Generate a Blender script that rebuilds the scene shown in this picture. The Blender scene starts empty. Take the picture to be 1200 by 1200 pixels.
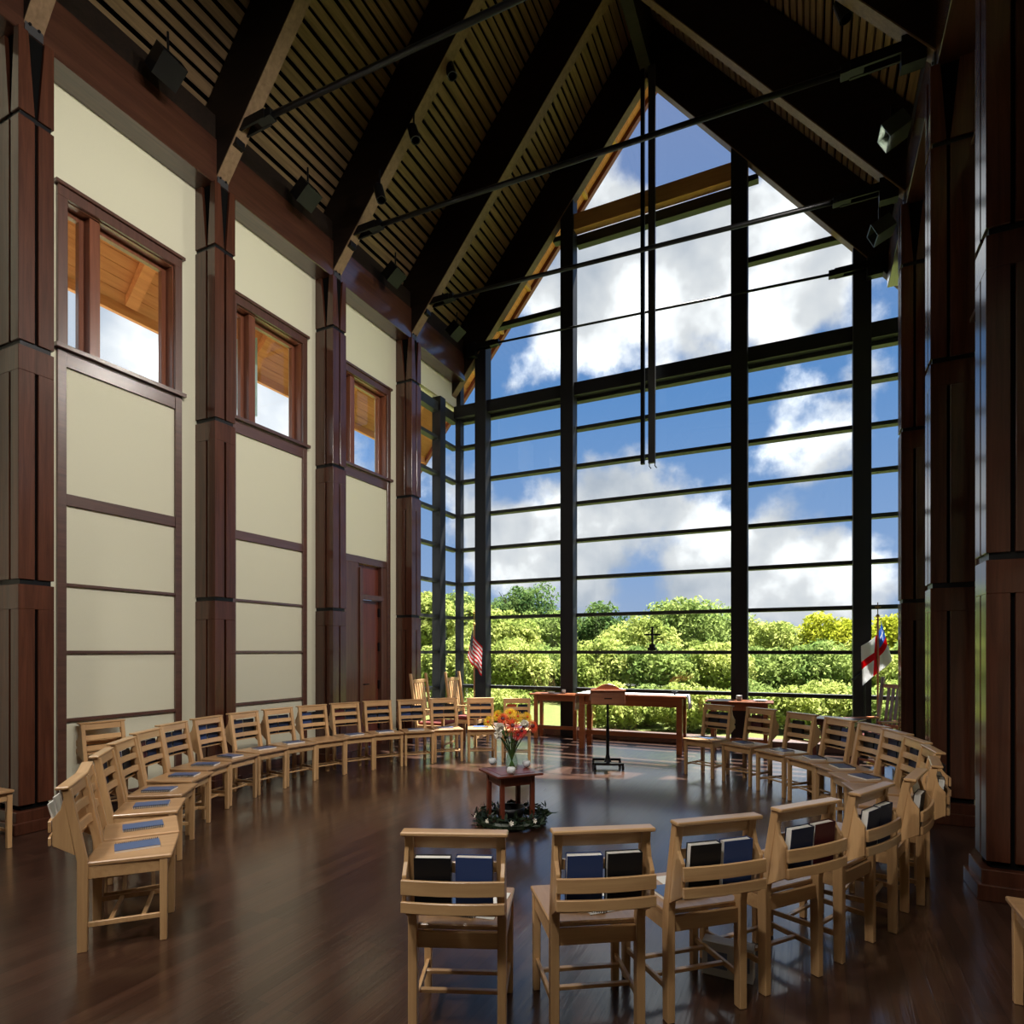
import bpy, bmesh, math, random
import numpy as np
from mathutils import Vector, Matrix

C = bpy.context.scene.collection
SC = bpy.context.scene
PI = math.pi
R = math.radians
random.seed(7)

# ------------------------------------------------------------------ camera numbers
F_PX = 715.0
YAW = math.atan(345 / 715)
SN, CS = math.sin(YAW), math.cos(YAW)
EYE = 1.55

def ray(u, v):
    return Vector((-F_PX * SN + (u - 600) * CS, F_PX * CS + (u - 600) * SN, 763 - v))

def at_z(u, v, z):
    d = ray(u, v); t = (z - EYE) / d.z
    return Vector((d.x * t, d.y * t, z))

def at_d(u, v, D):
    d = ray(u, v) * (D / F_PX)
    return Vector((d.x, d.y, EYE + d.z))

# ------------------------------------------------------------------ room numbers (metres)
XL, XR = -6.33, 1.344            # side wall faces
CL, CR = -6.0, 1.014             # column faces toward the room
XC = -2.46                       # ridge
YF = 10.655                      # front glass
YB = -4.2                        # back wall
COLS = [-0.837, 1.066, 2.969, 4.872, 6.776, 8.679]
CW = 0.273
SLOPE = 1.22
ZU, ZD = 11.33, 12.46            # rafter underside / deck underside at the ridge
SCEN = -2.45
RING = Vector((-2.45, 4.95, 0))

def z_under(x): return ZU - SLOPE * abs(x - XC)
def z_deck(x): return ZD - SLOPE * abs(x - XC)

# ------------------------------------------------------------------ materials
def new_mat(name):
    m = bpy.data.materials.new(name); m.use_nodes = True
    nt = m.node_tree
    b = nt.nodes.get('Principled BSDF')
    return m, nt, b

def flat(name, col, rough=0.5, metal=0.0, coat=0.0, spec=0.5, vary=0.08, scale=30.0, bump=0.0):
    m, nt, b = new_mat(name)
    tc = nt.nodes.new('ShaderNodeTexCoord')
    nz = nt.nodes.new('ShaderNodeTexNoise'); nz.inputs['Scale'].default_value = scale
    nz.inputs['Detail'].default_value = 4
    nt.links.new(tc.outputs['Object'], nz.inputs['Vector'])
    mx = nt.nodes.new('ShaderNodeMix'); mx.data_type = 'RGBA'
    mx.inputs[6].default_value = (*[c * (1 - vary) for c in col], 1)
    mx.inputs[7].default_value = (*[min(1, c * (1 + vary)) for c in col], 1)
    nt.links.new(nz.outputs['Fac'], mx.inputs[0])
    nt.links.new(mx.outputs[2], b.inputs['Base Color'])
    b.inputs['Roughness'].default_value = rough
    b.inputs['Metallic'].default_value = metal
    b.inputs['Coat Weight'].default_value = coat
    b.inputs['Specular IOR Level'].default_value = spec
    if bump:
        bp = nt.nodes.new('ShaderNodeBump'); bp.inputs['Strength'].default_value = bump
        bp.inputs['Distance'].default_value = 0.01
        nt.links.new(nz.outputs['Fac'], bp.inputs['Height'])
        nt.links.new(bp.outputs['Normal'], b.inputs['Normal'])
    return m

def wood(name, dark, light, axis='z', rough=0.35, coat=0.0, scale=1.0, coatr=0.2, spec=0.5, cior=1.5):
    m, nt, b = new_mat(name)
    tc = nt.nodes.new('ShaderNodeTexCoord')
    oi = nt.nodes.new('ShaderNodeObjectInfo')
    ad = nt.nodes.new('ShaderNodeVectorMath'); ad.operation = 'ADD'
    sc = nt.nodes.new('ShaderNodeVectorMath'); sc.operation = 'SCALE'; sc.inputs['Scale'].default_value = 7.0
    cb = nt.nodes.new('ShaderNodeCombineXYZ')
    for k in range(3): nt.links.new(oi.outputs['Random'], cb.inputs[k])
    nt.links.new(cb.outputs[0], sc.inputs[0])
    nt.links.new(tc.outputs['Object'], ad.inputs[0]); nt.links.new(sc.outputs[0], ad.inputs[1])
    mp = nt.nodes.new('ShaderNodeMapping')
    s = {'x': (1.2, 22, 22), 'y': (22, 1.2, 22), 'z': (22, 22, 1.2)}[axis]
    mp.inputs['Scale'].default_value = [q * scale for q in s]
    nt.links.new(ad.outputs[0], mp.inputs['Vector'])
    n1 = nt.nodes.new('ShaderNodeTexNoise'); n1.inputs['Scale'].default_value = 1.0
    n1.inputs['Detail'].default_value = 6; n1.inputs['Roughness'].default_value = 0.65
    n1.inputs['Distortion'].default_value = 0.6
    nt.links.new(mp.outputs[0], n1.inputs['Vector'])
    rp = nt.nodes.new('ShaderNodeValToRGB')
    rp.color_ramp.elements[0].position = 0.3; rp.color_ramp.elements[0].color = (*dark, 1)
    rp.color_ramp.elements[1].position = 0.7; rp.color_ramp.elements[1].color = (*light, 1)
    nt.links.new(n1.outputs['Fac'], rp.inputs[0])
    hv = nt.nodes.new('ShaderNodeHueSaturation')
    mr = nt.nodes.new('ShaderNodeMapRange'); mr.inputs['To Min'].default_value = 0.88; mr.inputs['To Max'].default_value = 1.12
    nt.links.new(oi.outputs['Random'], mr.inputs['Value']); nt.links.new(mr.outputs[0], hv.inputs['Value'])
    nt.links.new(rp.outputs[0], hv.inputs['Color'])
    nt.links.new(hv.outputs[0], b.inputs['Base Color'])
    b.inputs['Roughness'].default_value = rough
    b.inputs['Coat Weight'].default_value = coat
    b.inputs['Coat Roughness'].default_value = coatr
    b.inputs['Coat IOR'].default_value = cior
    b.inputs['Specular IOR Level'].default_value = spec
    return m

def schlick(nt, f0, amp):
    lw = nt.nodes.new('ShaderNodeLayerWeight'); lw.inputs['Blend'].default_value = 0.5
    pw = nt.nodes.new('ShaderNodeMath'); pw.operation = 'POWER'; pw.inputs[1].default_value = 5
    ma = nt.nodes.new('ShaderNodeMath'); ma.operation = 'MULTIPLY_ADD'; ma.inputs[1].default_value = amp; ma.inputs[2].default_value = f0
    nt.links.new(lw.outputs['Facing'], pw.inputs[0]); nt.links.new(pw.outputs[0], ma.inputs[0])
    return ma.outputs[0]

def glass_mat(name, tint=(0.97, 0.985, 0.98), refl=0.06):
    m, nt, b = new_mat(name)
    nt.nodes.remove(b)
    out = nt.nodes['Material Output']
    tr = nt.nodes.new('ShaderNodeBsdfTransparent'); tr.inputs[0].default_value = (*tint, 1)
    gl = nt.nodes.new('ShaderNodeBsdfGlossy'); gl.inputs['Roughness'].default_value = 0.02
    fr = schlick(nt, .03, .6)
    mx = nt.nodes.new('ShaderNodeMixShader')
    nt.links.new(fr, mx.inputs[0])
    nt.links.new(tr.outputs[0], mx.inputs[1]); nt.links.new(gl.outputs[0], mx.inputs[2])
    nt.links.new(mx.outputs[0], out.inputs['Surface'])
    return m

def clear_glass(name, tint=(0.95, 0.97, 0.96)):
    m, nt, b = new_mat(name)
    nt.nodes.remove(b)
    out = nt.nodes['Material Output']
    tr = nt.nodes.new('ShaderNodeBsdfTransparent'); tr.inputs[0].default_value = (*tint, 1)
    gl = nt.nodes.new('ShaderNodeBsdfGlossy'); gl.inputs['Roughness'].default_value = 0.03
    fr = schlick(nt, .05, .8)
    mx = nt.nodes.new('ShaderNodeMixShader')
    nt.links.new(fr, mx.inputs[0])
    nt.links.new(tr.outputs[0], mx.inputs[1]); nt.links.new(gl.outputs[0], mx.inputs[2])
    nt.links.new(mx.outputs[0], out.inputs['Surface'])
    return m

def floor_mat():
    m, nt, b = new_mat('dark_plank_floor')
    tc = nt.nodes.new('ShaderNodeTexCoord')
    mp = nt.nodes.new('ShaderNodeMapping'); mp.inputs['Rotation'].default_value = (0, 0, PI / 2)
    nt.links.new(tc.outputs['Object'], mp.inputs['Vector'])
    br = nt.nodes.new('ShaderNodeTexBrick')
    br.inputs['Scale'].default_value = 1.0
    br.inputs['Brick Width'].default_value = 1.3
    br.inputs['Row Height'].default_value = 0.085
    br.inputs['Mortar Size'].default_value = 0.0012
    br.inputs['Mortar Smooth'].default_value = 0.3
    br.inputs['Color1'].default_value = (0.030, 0.0135, 0.0085, 1)
    br.inputs['Color2'].default_value = (0.052, 0.024, 0.015, 1)
    br.inputs['Mortar'].default_value = (0.006, 0.003, 0.002, 1)
    nt.links.new(mp.outputs[0], br.inputs['Vector'])
    mp2 = nt.nodes.new('ShaderNodeMapping'); mp2.inputs['Scale'].default_value = (40, 1.6, 1)
    nt.links.new(tc.outputs['Object'], mp2.inputs['Vector'])
    nz = nt.nodes.new('ShaderNodeTexNoise'); nz.inputs['Scale'].default_value = 1.0; nz.inputs['Detail'].default_value = 6
    nz.inputs['Distortion'].default_value = 0.8
    nt.links.new(mp2.outputs[0], nz.inputs['Vector'])
    mr = nt.nodes.new('ShaderNodeMapRange'); mr.inputs['To Min'].default_value = 0.55; mr.inputs['To Max'].default_value = 1.45
    nt.links.new(nz.outputs['Fac'], mr.inputs['Value'])
    mu = nt.nodes.new('ShaderNodeVectorMath'); mu.operation = 'SCALE'
    nt.links.new(br.outputs['Color'], mu.inputs[0]); nt.links.new(mr.outputs[0], mu.inputs['Scale'])
    nt.links.new(mu.outputs[0], b.inputs['Base Color'])
    mr2 = nt.nodes.new('ShaderNodeMapRange'); mr2.inputs['To Min'].default_value = 0.24; mr2.inputs['To Max'].default_value = 0.38
    nt.links.new(nz.outputs['Fac'], mr2.inputs['Value'])
    nt.links.new(mr2.outputs[0], b.inputs['Roughness'])
    b.inputs['IOR'].default_value = 1.5
    b.inputs['Specular IOR Level'].default_value = 0.25
    b.inputs['Coat Weight'].default_value = 0.9
    b.inputs['Coat IOR'].default_value = 1.5
    b.inputs['Coat Roughness'].default_value = 0.13
    bp = nt.nodes.new('ShaderNodeBump'); bp.inputs['Strength'].default_value = 0.25; bp.inputs['Distance'].default_value = 0.004
    nt.links.new(nz.outputs['Fac'], bp.inputs['Height'])
    nt.links.new(bp.outputs['Normal'], b.inputs['Normal']); nt.links.new(bp.outputs['Normal'], b.inputs['Coat Normal'])
    return m

def leaf_mat(name, a, bcol, scale=0.9):
    m, nt, b = new_mat(name)
    nt.nodes.remove(b)
    out = nt.nodes['Material Output']
    tc = nt.nodes.new('ShaderNodeTexCoord')
    nz = nt.nodes.new('ShaderNodeTexNoise'); nz.inputs['Scale'].default_value = scale; nz.inputs['Detail'].default_value = 5
    nt.links.new(tc.outputs['Object'], nz.inputs['Vector'])
    rp = nt.nodes.new('ShaderNodeValToRGB')
    rp.color_ramp.elements[0].position = 0.35; rp.color_ramp.elements[0].color = (*a, 1)
    rp.color_ramp.elements[1].position = 0.65; rp.color_ramp.elements[1].color = (*bcol, 1)
    nt.links.new(nz.outputs['Fac'], rp.inputs[0])
    df = nt.nodes.new('ShaderNodeBsdfDiffuse'); tl = nt.nodes.new('ShaderNodeBsdfTranslucent')
    nt.links.new(rp.outputs[0], df.inputs[0]); nt.links.new(rp.outputs[0], tl.inputs[0])
    mx = nt.nodes.new('ShaderNodeMixShader'); mx.inputs[0].default_value = 0.55
    nt.links.new(df.outputs[0], mx.inputs[1]); nt.links.new(tl.outputs[0], mx.inputs[2])
    nt.links.new(mx.outputs[0], out.inputs['Surface'])
    return m

M = {}
M['floor'] = floor_mat()
M['cream'] = flat('cream_wall_panel', (0.66, 0.64, 0.50), 0.75, vary=0.05, scale=160, spec=0.15, bump=0.12)
M['column'] = wood('red_brown_column_wood', (0.042, 0.012, 0.0055), (0.092, 0.029, 0.0145), 'z', 0.45, .8, coatr=0.16, spec=.15, cior=1.6)
M['trimwood'] = wood('dark_trim_wood', (0.060, 0.021, 0.013), (0.11, 0.042, 0.027), 'y', 0.4, .7, coatr=0.25, cior=1.9)
M['trimv'] = wood('dark_trim_wood_upright', (0.060, 0.021, 0.013), (0.11, 0.042, 0.027), 'z', 0.4, .6, coatr=0.25, cior=1.6)
M['window_wood'] = wood('window_red_wood', (0.13, 0.040, 0.020), (0.22, 0.075, 0.038), 'z', 0.3, 0.3)
M['beam'] = wood('eave_beam_wood', (0.042, 0.014, 0.008), (0.085, 0.031, 0.017), 'y', 0.45, 1.0, coatr=0.16, spec=.2, cior=1.9)
M['rafter'] = wood('rafter_wood', (0.010, 0.006, 0.004), (0.020, 0.011, 0.007), 'x', 0.6, spec=0.2)
M['rafter_face'] = wood('rafter_lit_underside', (0.16, 0.10, 0.058), (0.26, 0.165, 0.10), 'x', 0.55, spec=0.3)  # light on the rafter underside put into a paler colour than the web
M['slat'] = wood('ceiling_slat_wood', (0.14, 0.090, 0.046), (0.30, 0.19, 0.10), 'y', 0.5, spec=0.3)
M['black'] = flat('black_felt', (0.004, 0.004, 0.004), 0.9, spec=0.05)
M['steel'] = flat('blackened_steel', (0.012, 0.012, 0.014), 0.38, 0.6)
M['greysteel'] = flat('grey_steel', (0.10, 0.10, 0.11), 0.4, 0.7)
M['mullion'] = flat('dark_bronze_mullion', (0.014, 0.014, 0.018), 0.5, 0.2, spec=0.4)
M['transom'] = flat('weathered_bronze_transom', (0.030, 0.032, 0.030), 0.45, 0.2)
M['glass'] = glass_mat('window_glass')
M['clear'] = clear_glass('clear_tableware_glass')
M['oak'] = wood('light_oak', (0.45, 0.255, 0.115), (0.62, 0.39, 0.19), 'z', 0.36, 0.15, 0.9, coatr=0.3)
M['oakx'] = wood('light_oak_crosswise', (0.45, 0.255, 0.115), (0.62, 0.39, 0.19), 'x', 0.36, 0.5, 0.9, coatr=0.22)
M['seatwood'] = wood('oak_seat_board', (0.36, 0.20, 0.092), (0.52, 0.31, 0.15), 'y', 0.36, 0.5, 0.9, coatr=0.22)
M['cherry'] = wood('cherry_wood', (0.30, 0.085, 0.030), (0.45, 0.15, 0.055), 'x', 0.35, 0.2)
M['mahogany'] = wood('mahogany_wood', (0.085, 0.018, 0.010), (0.16, 0.038, 0.020), 'z', 0.3, 0.3)
M['redtop'] = wood('red_table_top', (0.10, 0.012, 0.012), (0.15, 0.020, 0.018), 'x', 0.35, 0.2)
M['soffit'] = wood('cedar_soffit', (0.55, 0.19, 0.06), (0.75, 0.31, 0.11), 'y', 0.6)
M['collar'] = wood('golden_collar_beam', (0.52, 0.25, 0.075), (0.66, 0.36, 0.12), 'x', 0.5)
M['fascia'] = flat('red_brown_fascia', (0.22, 0.055, 0.035), 0.5)
M['blue'] = flat('blue_book_cloth', (0.030, 0.060, 0.19), 0.6, scale=220, vary=0.15)
M['navy'] = flat('navy_book_cloth', (0.010, 0.020, 0.060), 0.6, scale=220, vary=0.15)
M['bookblack'] = flat('black_book_cover', (0.006, 0.006, 0.008), 0.5)
M['bookred'] = flat('dark_red_book_cover', (0.075, 0.008, 0.012), 0.5)
M['orangered'] = flat('orange_red_book_cover', (0.55, 0.09, 0.04), 0.5)
M['page'] = flat('white_paper', (0.80, 0.79, 0.75), 0.8, vary=0.03)
M['booklet'] = flat('blue_booklet_cover', (0.055, 0.105, 0.24), 0.32, vary=0.12, scale=40)
M['spiral'] = flat('black_plastic_coil', (0.008, 0.008, 0.01), 0.35)
M['cloth'] = flat('white_linen', (0.82, 0.82, 0.84), 0.85, vary=0.03, scale=90)
M['cushion'] = flat('dark_red_cushion', (0.16, 0.025, 0.020), 0.8)
M['white'] = flat('white_paint', (0.80, 0.79, 0.76), 0.5, vary=0.02)
M['brass'] = flat('brass', (0.80, 0.52, 0.14), 0.3, 0.9)
M['flag_red'] = flat('flag_red', (0.62, 0.025, 0.035), 0.8)
M['flag_white'] = flat('flag_white', (0.82, 0.82, 0.84), 0.8, vary=0.02)
M['flag_navy'] = flat('flag_navy', (0.012, 0.018, 0.055), 0.8)
M['flag_blue'] = flat('flag_light_blue', (0.10, 0.25, 0.62), 0.8)
def cloth_mat(name, col):
    m, nt, b = new_mat(name); nt.nodes.remove(b)
    df = nt.nodes.new('ShaderNodeBsdfDiffuse'); tl = nt.nodes.new('ShaderNodeBsdfTranslucent'); mx = nt.nodes.new('ShaderNodeMixShader')
    nz = nt.nodes.new('ShaderNodeTexNoise'); nz.inputs['Scale'].default_value = 200
    mc = nt.nodes.new('ShaderNodeMix'); mc.data_type = 'RGBA'; mc.inputs[6].default_value = (*[q * .95 for q in col], 1); mc.inputs[7].default_value = (*col, 1)
    nt.links.new(nz.outputs['Fac'], mc.inputs[0])
    for n_ in (df, tl): nt.links.new(mc.outputs[2], n_.inputs[0])
    mx.inputs[0].default_value = .5
    nt.links.new(df.outputs[0], mx.inputs[1]); nt.links.new(tl.outputs[0], mx.inputs[2]); nt.links.new(mx.outputs[0], nt.nodes['Material Output'].inputs['Surface'])
    return m
for k_, c_ in (('flag_red', (.72, .03, .045)), ('flag_white', (.85, .85, .87)), ('flag_navy', (.015, .022, .07)), ('flag_blue', (.13, .32, .75))): M[k_] = cloth_mat(k_ + '_cloth', c_)
M['frosted'] = cloth_mat('frosted_glass', (.86, .88, .90))
M['yellow'] = flat('yellow_petals', (0.85, 0.52, 0.015), 0.6, vary=0.15)
M['orange'] = flat('orange_red_petals', (0.78, 0.075, 0.015), 0.6, vary=0.15)
M['redpetal'] = flat('red_petals', (0.55, 0.012, 0.014), 0.6, vary=0.15)
M['whitepetal'] = flat('white_petals', (0.80, 0.76, 0.68), 0.6)
M['stem'] = flat('green_stem', (0.055, 0.13, 0.022), 0.5)
M['wreathleaf'] = flat('dark_green_leaf', (0.010, 0.022, 0.008), 0.5, vary=0.3)
M['bark'] = wood('tree_bark', (0.05, 0.038, 0.028), (0.11, 0.085, 0.06), 'z', 0.9, spec=0.1, scale=0.3)
M['leaf_light'] = leaf_mat('light_yellow_green_leaves', (0.20, 0.265, 0.060), (0.46, 0.50, 0.155))
M['leaf_mid'] = leaf_mat('mid_green_leaves', (0.115, 0.185, 0.050), (0.31, 0.38, 0.115))
M['leaf_dark'] = leaf_mat('deep_green_leaves', (0.045, 0.10, 0.034), (0.15, 0.22, 0.066))
M['leaf_yellow'] = leaf_mat('yellow_sunny_leaves', (0.26, 0.30, 0.022), (0.44, 0.45, 0.055))
M['grass'] = flat('sunlit_grass', (0.10, 0.12, 0.035), 0.9, vary=0.35, scale=3, spec=0.1)
M['paleblue'] = flat('pale_blue_metal', (0.42, 0.58, 0.70), 0.35, 0.2, vary=0.2, scale=6)
M['greenmetal'] = flat('grey_green_fixture', (0.07, 0.09, 0.07), 0.4, 0.3)
M['carton'] = flat('white_carton', (0.70, 0.72, 0.76), 0.6, vary=0.04)
M['cartonprint'] = flat('pale_blue_print', (0.20, 0.27, 0.46), 0.6, vary=0.4, scale=40)

# ------------------------------------------------------------------ mesh helper
class MB:
    def __init__(self):
        self.v, self.f, self.mi = [], [], []
    def add(self, vs, fs, mi=0):
        o = len(self.v)
        self.v += [tuple(p) for p in vs]
        for q in fs:
            self.f.append(tuple(i + o for i in q)); self.mi.append(mi)
        return self
    def box(self, x0, x1, y0, y1, z0, z1, mi=0):
        vs = [(x0, y0, z0), (x1, y0, z0), (x1, y1, z0), (x0, y1, z0), (x0, y0, z1), (x1, y0, z1), (x1, y1, z1), (x0, y1, z1)]
        return self.add(vs, [(0, 3, 2, 1), (4, 5, 6, 7), (0, 1, 5, 4), (1, 2, 6, 5), (2, 3, 7, 6), (3, 0, 4, 7)], mi)
    def hexa(self, b, t, mi=0):                       # bottom quad, top quad (both counter-clockwise from above)
        return self.add(list(b) + list(t), [(0, 3, 2, 1), (4, 5, 6, 7), (0, 1, 5, 4), (1, 2, 6, 5), (2, 3, 7, 6), (3, 0, 4, 7)], mi)
    def prism(self, pts, ax, a0, a1, mi=0):           # polygon swept along an axis
        def P(p, a):
            return {'x': (a, p[0], p[1]), 'y': (p[0], a, p[1]), 'z': (p[0], p[1], a)}[ax]
        n = len(pts)
        vs = [P(p, a0) for p in pts] + [P(p, a1) for p in pts]
        fs = [tuple(range(n)), tuple(range(2 * n - 1, n - 1, -1))]
        fs += [(i, i + n, (i + 1) % n + n, (i + 1) % n) for i in range(n)]
        return self.add(vs, fs, mi)
    def beam(self, p0, p1, w, h, up=(0, 0, 1), mi=0):
        p0, p1 = Vector(p0), Vector(p1); d = (p1 - p0).normalized()
        up = Vector(up)
        s = d.cross(up)
        if s.length < 1e-4: s = d.cross(Vector((1, 0, 0)))
        s.normalize(); u = s.cross(d).normalized()
        b = [p + s * (w / 2 * a) + u * (h / 2 * c) for p in (p0, p1) for a, c in ((-1, -1), (1, -1), (1, 1), (-1, 1))]
        return self.add(b, [(0, 3, 2, 1), (4, 5, 6, 7), (0, 1, 5, 4), (1, 2, 6, 5), (2, 3, 7, 6), (3, 0, 4, 7)], mi)
    def tube(self, path, r, seg=8, mi=0):
        path = [Vector(p) for p in path]; n = len(path)
        rs = r if isinstance(r, (list, tuple)) else [r] * n
        vs, fs = [], []
        for i, p in enumerate(path):
            d = (path[min(i + 1, n - 1)] - path[max(i - 1, 0)]).normalized()
            a = d.orthogonal().normalized() if i == 0 else (a - d * a.dot(d)).normalized()
            b = d.cross(a)
            vs += [p + (a * math.cos(2 * PI * k / seg) + b * math.sin(2 * PI * k / seg)) * rs[i] for k in range(seg)]
        for i in range(n - 1):
            for k in range(seg):
                fs.append((i * seg + k, i * seg + (k + 1) % seg, (i + 1) * seg + (k + 1) % seg, (i + 1) * seg + k))
        fs.append(tuple(range(seg - 1, -1, -1))); fs.append(tuple((n - 1) * seg + k for k in range(seg)))
        return self.add(vs, fs, mi)
    def lathe(self, prof, seg=20, c=(0, 0, 0), mi=0, close=True):
        vs, fs = [], []
        for r, z in prof:
            vs += [(c[0] + max(r, 1e-4) * math.cos(2 * PI * k / seg), c[1] + max(r, 1e-4) * math.sin(2 * PI * k / seg), c[2] + z) for k in range(seg)]
        for i in range(len(prof) - 1):
            for k in range(seg):
                fs.append((i * seg + k, i * seg + (k + 1) % seg, (i + 1) * seg + (k + 1) % seg, (i + 1) * seg + k))
        if close:
            fs.append(tuple(range(seg - 1, -1, -1))); fs.append(tuple((len(prof) - 1) * seg + k for k in range(seg)))
        return self.add(vs, fs, mi)
    def build(self, name, mat, parent=None, bevel=0.0, smooth=False):
        me = bpy.data.meshes.new(name)
        me.from_pydata(self.v, [], self.f)
        mats = mat if isinstance(mat, (list, tuple)) else [mat]
        for q in mats: me.materials.append(q)
        if len(mats) > 1: me.polygons.foreach_set('material_index', self.mi)
        bm = bmesh.new(); bm.from_mesh(me)
        bmesh.ops.recalc_face_normals(bm, faces=bm.faces)
        if bevel:
            bmesh.ops.bevel(bm, geom=[e for e in bm.edges if e.is_manifold and e.calc_face_angle(0) > 0.5], offset=bevel, segments=1, affect='EDGES', profile=0.5)
        bm.to_mesh(me); bm.free()
        if smooth: me.polygons.foreach_set('use_smooth', [True] * len(me.polygons))
        me.update()
        o = bpy.data.objects.new(name, me); C.objects.link(o)
        if parent is not None: o.parent = parent
        return o

def tag(o, label=None, cat=None, group=None, kind=None):
    if label: o['label'] = label
    if cat: o['category'] = cat
    if group: o['group'] = group
    if kind: o['kind'] = kind
    return o

def thing(name, label, cat, loc=(0, 0, 0), rz=0.0, group=None, kind=None):
    o = bpy.data.objects.new(name, None); C.objects.link(o)
    o.empty_display_size = 0.1
    o.location = loc; o.rotation_euler = (0, 0, rz)
    return tag(o, label, cat, group, kind)

def kids(o): return [c for c in ALLKIDS.get(o.name, [])]
def copy_tree(o, parent=None):
    c = o.copy(); C.objects.link(c)
    if parent is not None: c.parent = parent
    for ch in list(o.children): copy_tree(ch, c)
    return c

def face_rot(fx, fy): return math.atan2(-fx, fy)
def hide_proto(o): pass

# ================================================================== SETTING
# floor
o = MB().box(XL - 0.25, XR + 0.25, YB - 0.2, YF + 0.15, -0.15, 0).build('floor', M['floor']); tag(o, kind='structure')

OPEN_Z = (4.42, 5.84)
def side_wall(sign):
    """left wall sign=-1, right wall sign=+1: boxes around the clerestory openings"""
    xf = XL if sign < 0 else XR
    x0, x1 = (xf - 0.25, xf) if sign < 0 else (xf, xf + 0.25)
    m = MB(); y0 = YB - 0.2
    ctr = [(COLS[i] + COLS[i + 1]) / 2 for i in range(5)]
    for c in ctr:
        m.box(x0, x1, y0, c - 0.56, 0, 7.62)
        door = sign < 0 and c > 7
        m.box(x0, x1, c - 0.56, c + 0.56, 2.93 if door else 0, OPEN_Z[0])
        if door:
            m.box(x0, x1, c - 0.56, 7.50, 0, 2.93); m.box(x0, x1, 8.26, c + 0.56, 0, 2.93)
        m.box(x0, x1, c - 0.56, c + 0.56, OPEN_Z[1], 7.62)
        y0 = c + 0.56
    m.box(x0, x1, y0, 8.82, 0, 7.62)
    m.box(x0, x1, 8.82, YF, 6.42, 7.62)
    o = m.build('wall_left' if sign < 0 else 'wall_right', M['cream']); tag(o, kind='structure')
side_wall(-1); side_wall(1)
o = MB().prism([(XL - 0.25, 0), (XR + 0.25, 0), (XR + 0.25, z_deck(XR + .25)), (XC, ZD), (XL - 0.25, z_deck(XL - .25))], 'y', YB - 0.2, YB).build('wall_back', M['cream'])
tag(o, kind='structure')

# trim on the side wall bays: stiles and rails of the panelled bays
def bay_trim(sign, c, n, door):
    xf = XL if sign < 0 else XR
    def X(a, b): return (xf + a, xf + b) if sign < 0 else (xf - b, xf - a)
    m = MB()
    a, b = X(0, 0.03)
    for s in (-1, 1):
        y = sorted((c + s * 0.631, c + s * 0.553))
        m.box(a, b, y[0], y[1], 0.0, 4.42)
    a2, b2 = X(0, 0.024)
    rails = [(4.24, 4.37), (2.93, 3.04)]
    if not door: rails += [(2.165, 2.195), (1.525, 1.555), (0.875, 0.91)]
    for z0, z1 in rails: m.box(a2, b2, c - 0.553, c + 0.553, z0, z1)
    m.box(*X(0, 0.018), c - 0.553, c + 0.553, 0.0, 0.12) if not door else None
    o = m.build('trim_%d' % n, M['trimwood'], bevel=0.003); tag(o, kind='structure')

def clerestory(sign, c, n):
    xf = XL if sign < 0 else XR
    def X(a, b): return (xf + a, xf + b) if sign < 0 else (xf - b, xf - a)
    w = thing('window_%d' % n, None, None, kind='structure')
    z0, z1 = OPEN_Z
    m = MB(); a, b = X(0, 0.035)
    for s in (-1, 1):
        y = sorted((c + s * 0.631, c + s * 0.545)); m.box(a, b, y[0], y[1], z0 + .012, z1 - 0.015)
    m.box(a, b, c - 0.631, c + 0.631, z1 - 0.015, z1 + 0.085)
    m.box(*X(0, 0.06), c - 0.655, c + 0.655, z1 + 0.085, z1 + 0.12)
    m.build('window_casing', M['trimv'], w, bevel=0.003)
    m = MB(); m.box(*X(-0.22, 0.07), c - 0.66, c + 0.66, z0 - 0.03, z0 + 0.012)
    m.box(*X(0, 0.03), c - 0.631, c + 0.631, z0 - 0.05, z0 - 0.03)
    m.build('window_sill', M['trimwood'], w, bevel=0.003)
    m = MB(); a, b = X(-0.22, 0.0)
    m.box(a, b, c - 0.56, c - 0.535, z0 + .012, z1); m.box(a, b, c + 0.535, c + 0.56, z0 + .012, z1)
    m.box(a, b, c - 0.535, c + 0.535, z1 - 0.025, z1)
    m.build('window_lining', M['window_wood'], w)
    ym = c - 0.27
    MB().box(*X(-0.2, -0.02), ym - 0.05, ym + 0.05, z0 + .012, z1 - 0.025).build('window_mullion', M['window_wood'], w, bevel=0.004)
    for ya, yb in ((c - 0.535, ym - 0.05), (ym + 0.05, c + 0.535)):
        m = MB(); a, b = X(-0.17, -0.11); t = 0.05
        m.box(a, b, ya, ya + t, z0 + .012, z1 - .025); m.box(a, b, yb - t, yb, z0 + .012, z1 - .025)
        m.box(a, b, ya + t, yb - t, z0 + .012, z0 + .012 + t); m.box(a, b, ya + t, yb - t, z1 - .025 - t, z1 - .025)
        s_ = m.build('window_sash', M['window_wood'], w, bevel=0.003)
        MB().box(*X(-0.145, -0.137), ya + t, yb - t, z0 + .012 + t, z1 - .025 - t).build('window_pane', M['glass'], s_)

tn, wn = 1, 4
for sign in (-1, 1):
    for i in range(5):
        c = (COLS[i] + COLS[i + 1]) / 2
        bay_trim(sign, c, tn, sign < 0 and i == 4); tn += 1
        clerestory(sign, c, wn); wn += 1

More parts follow.
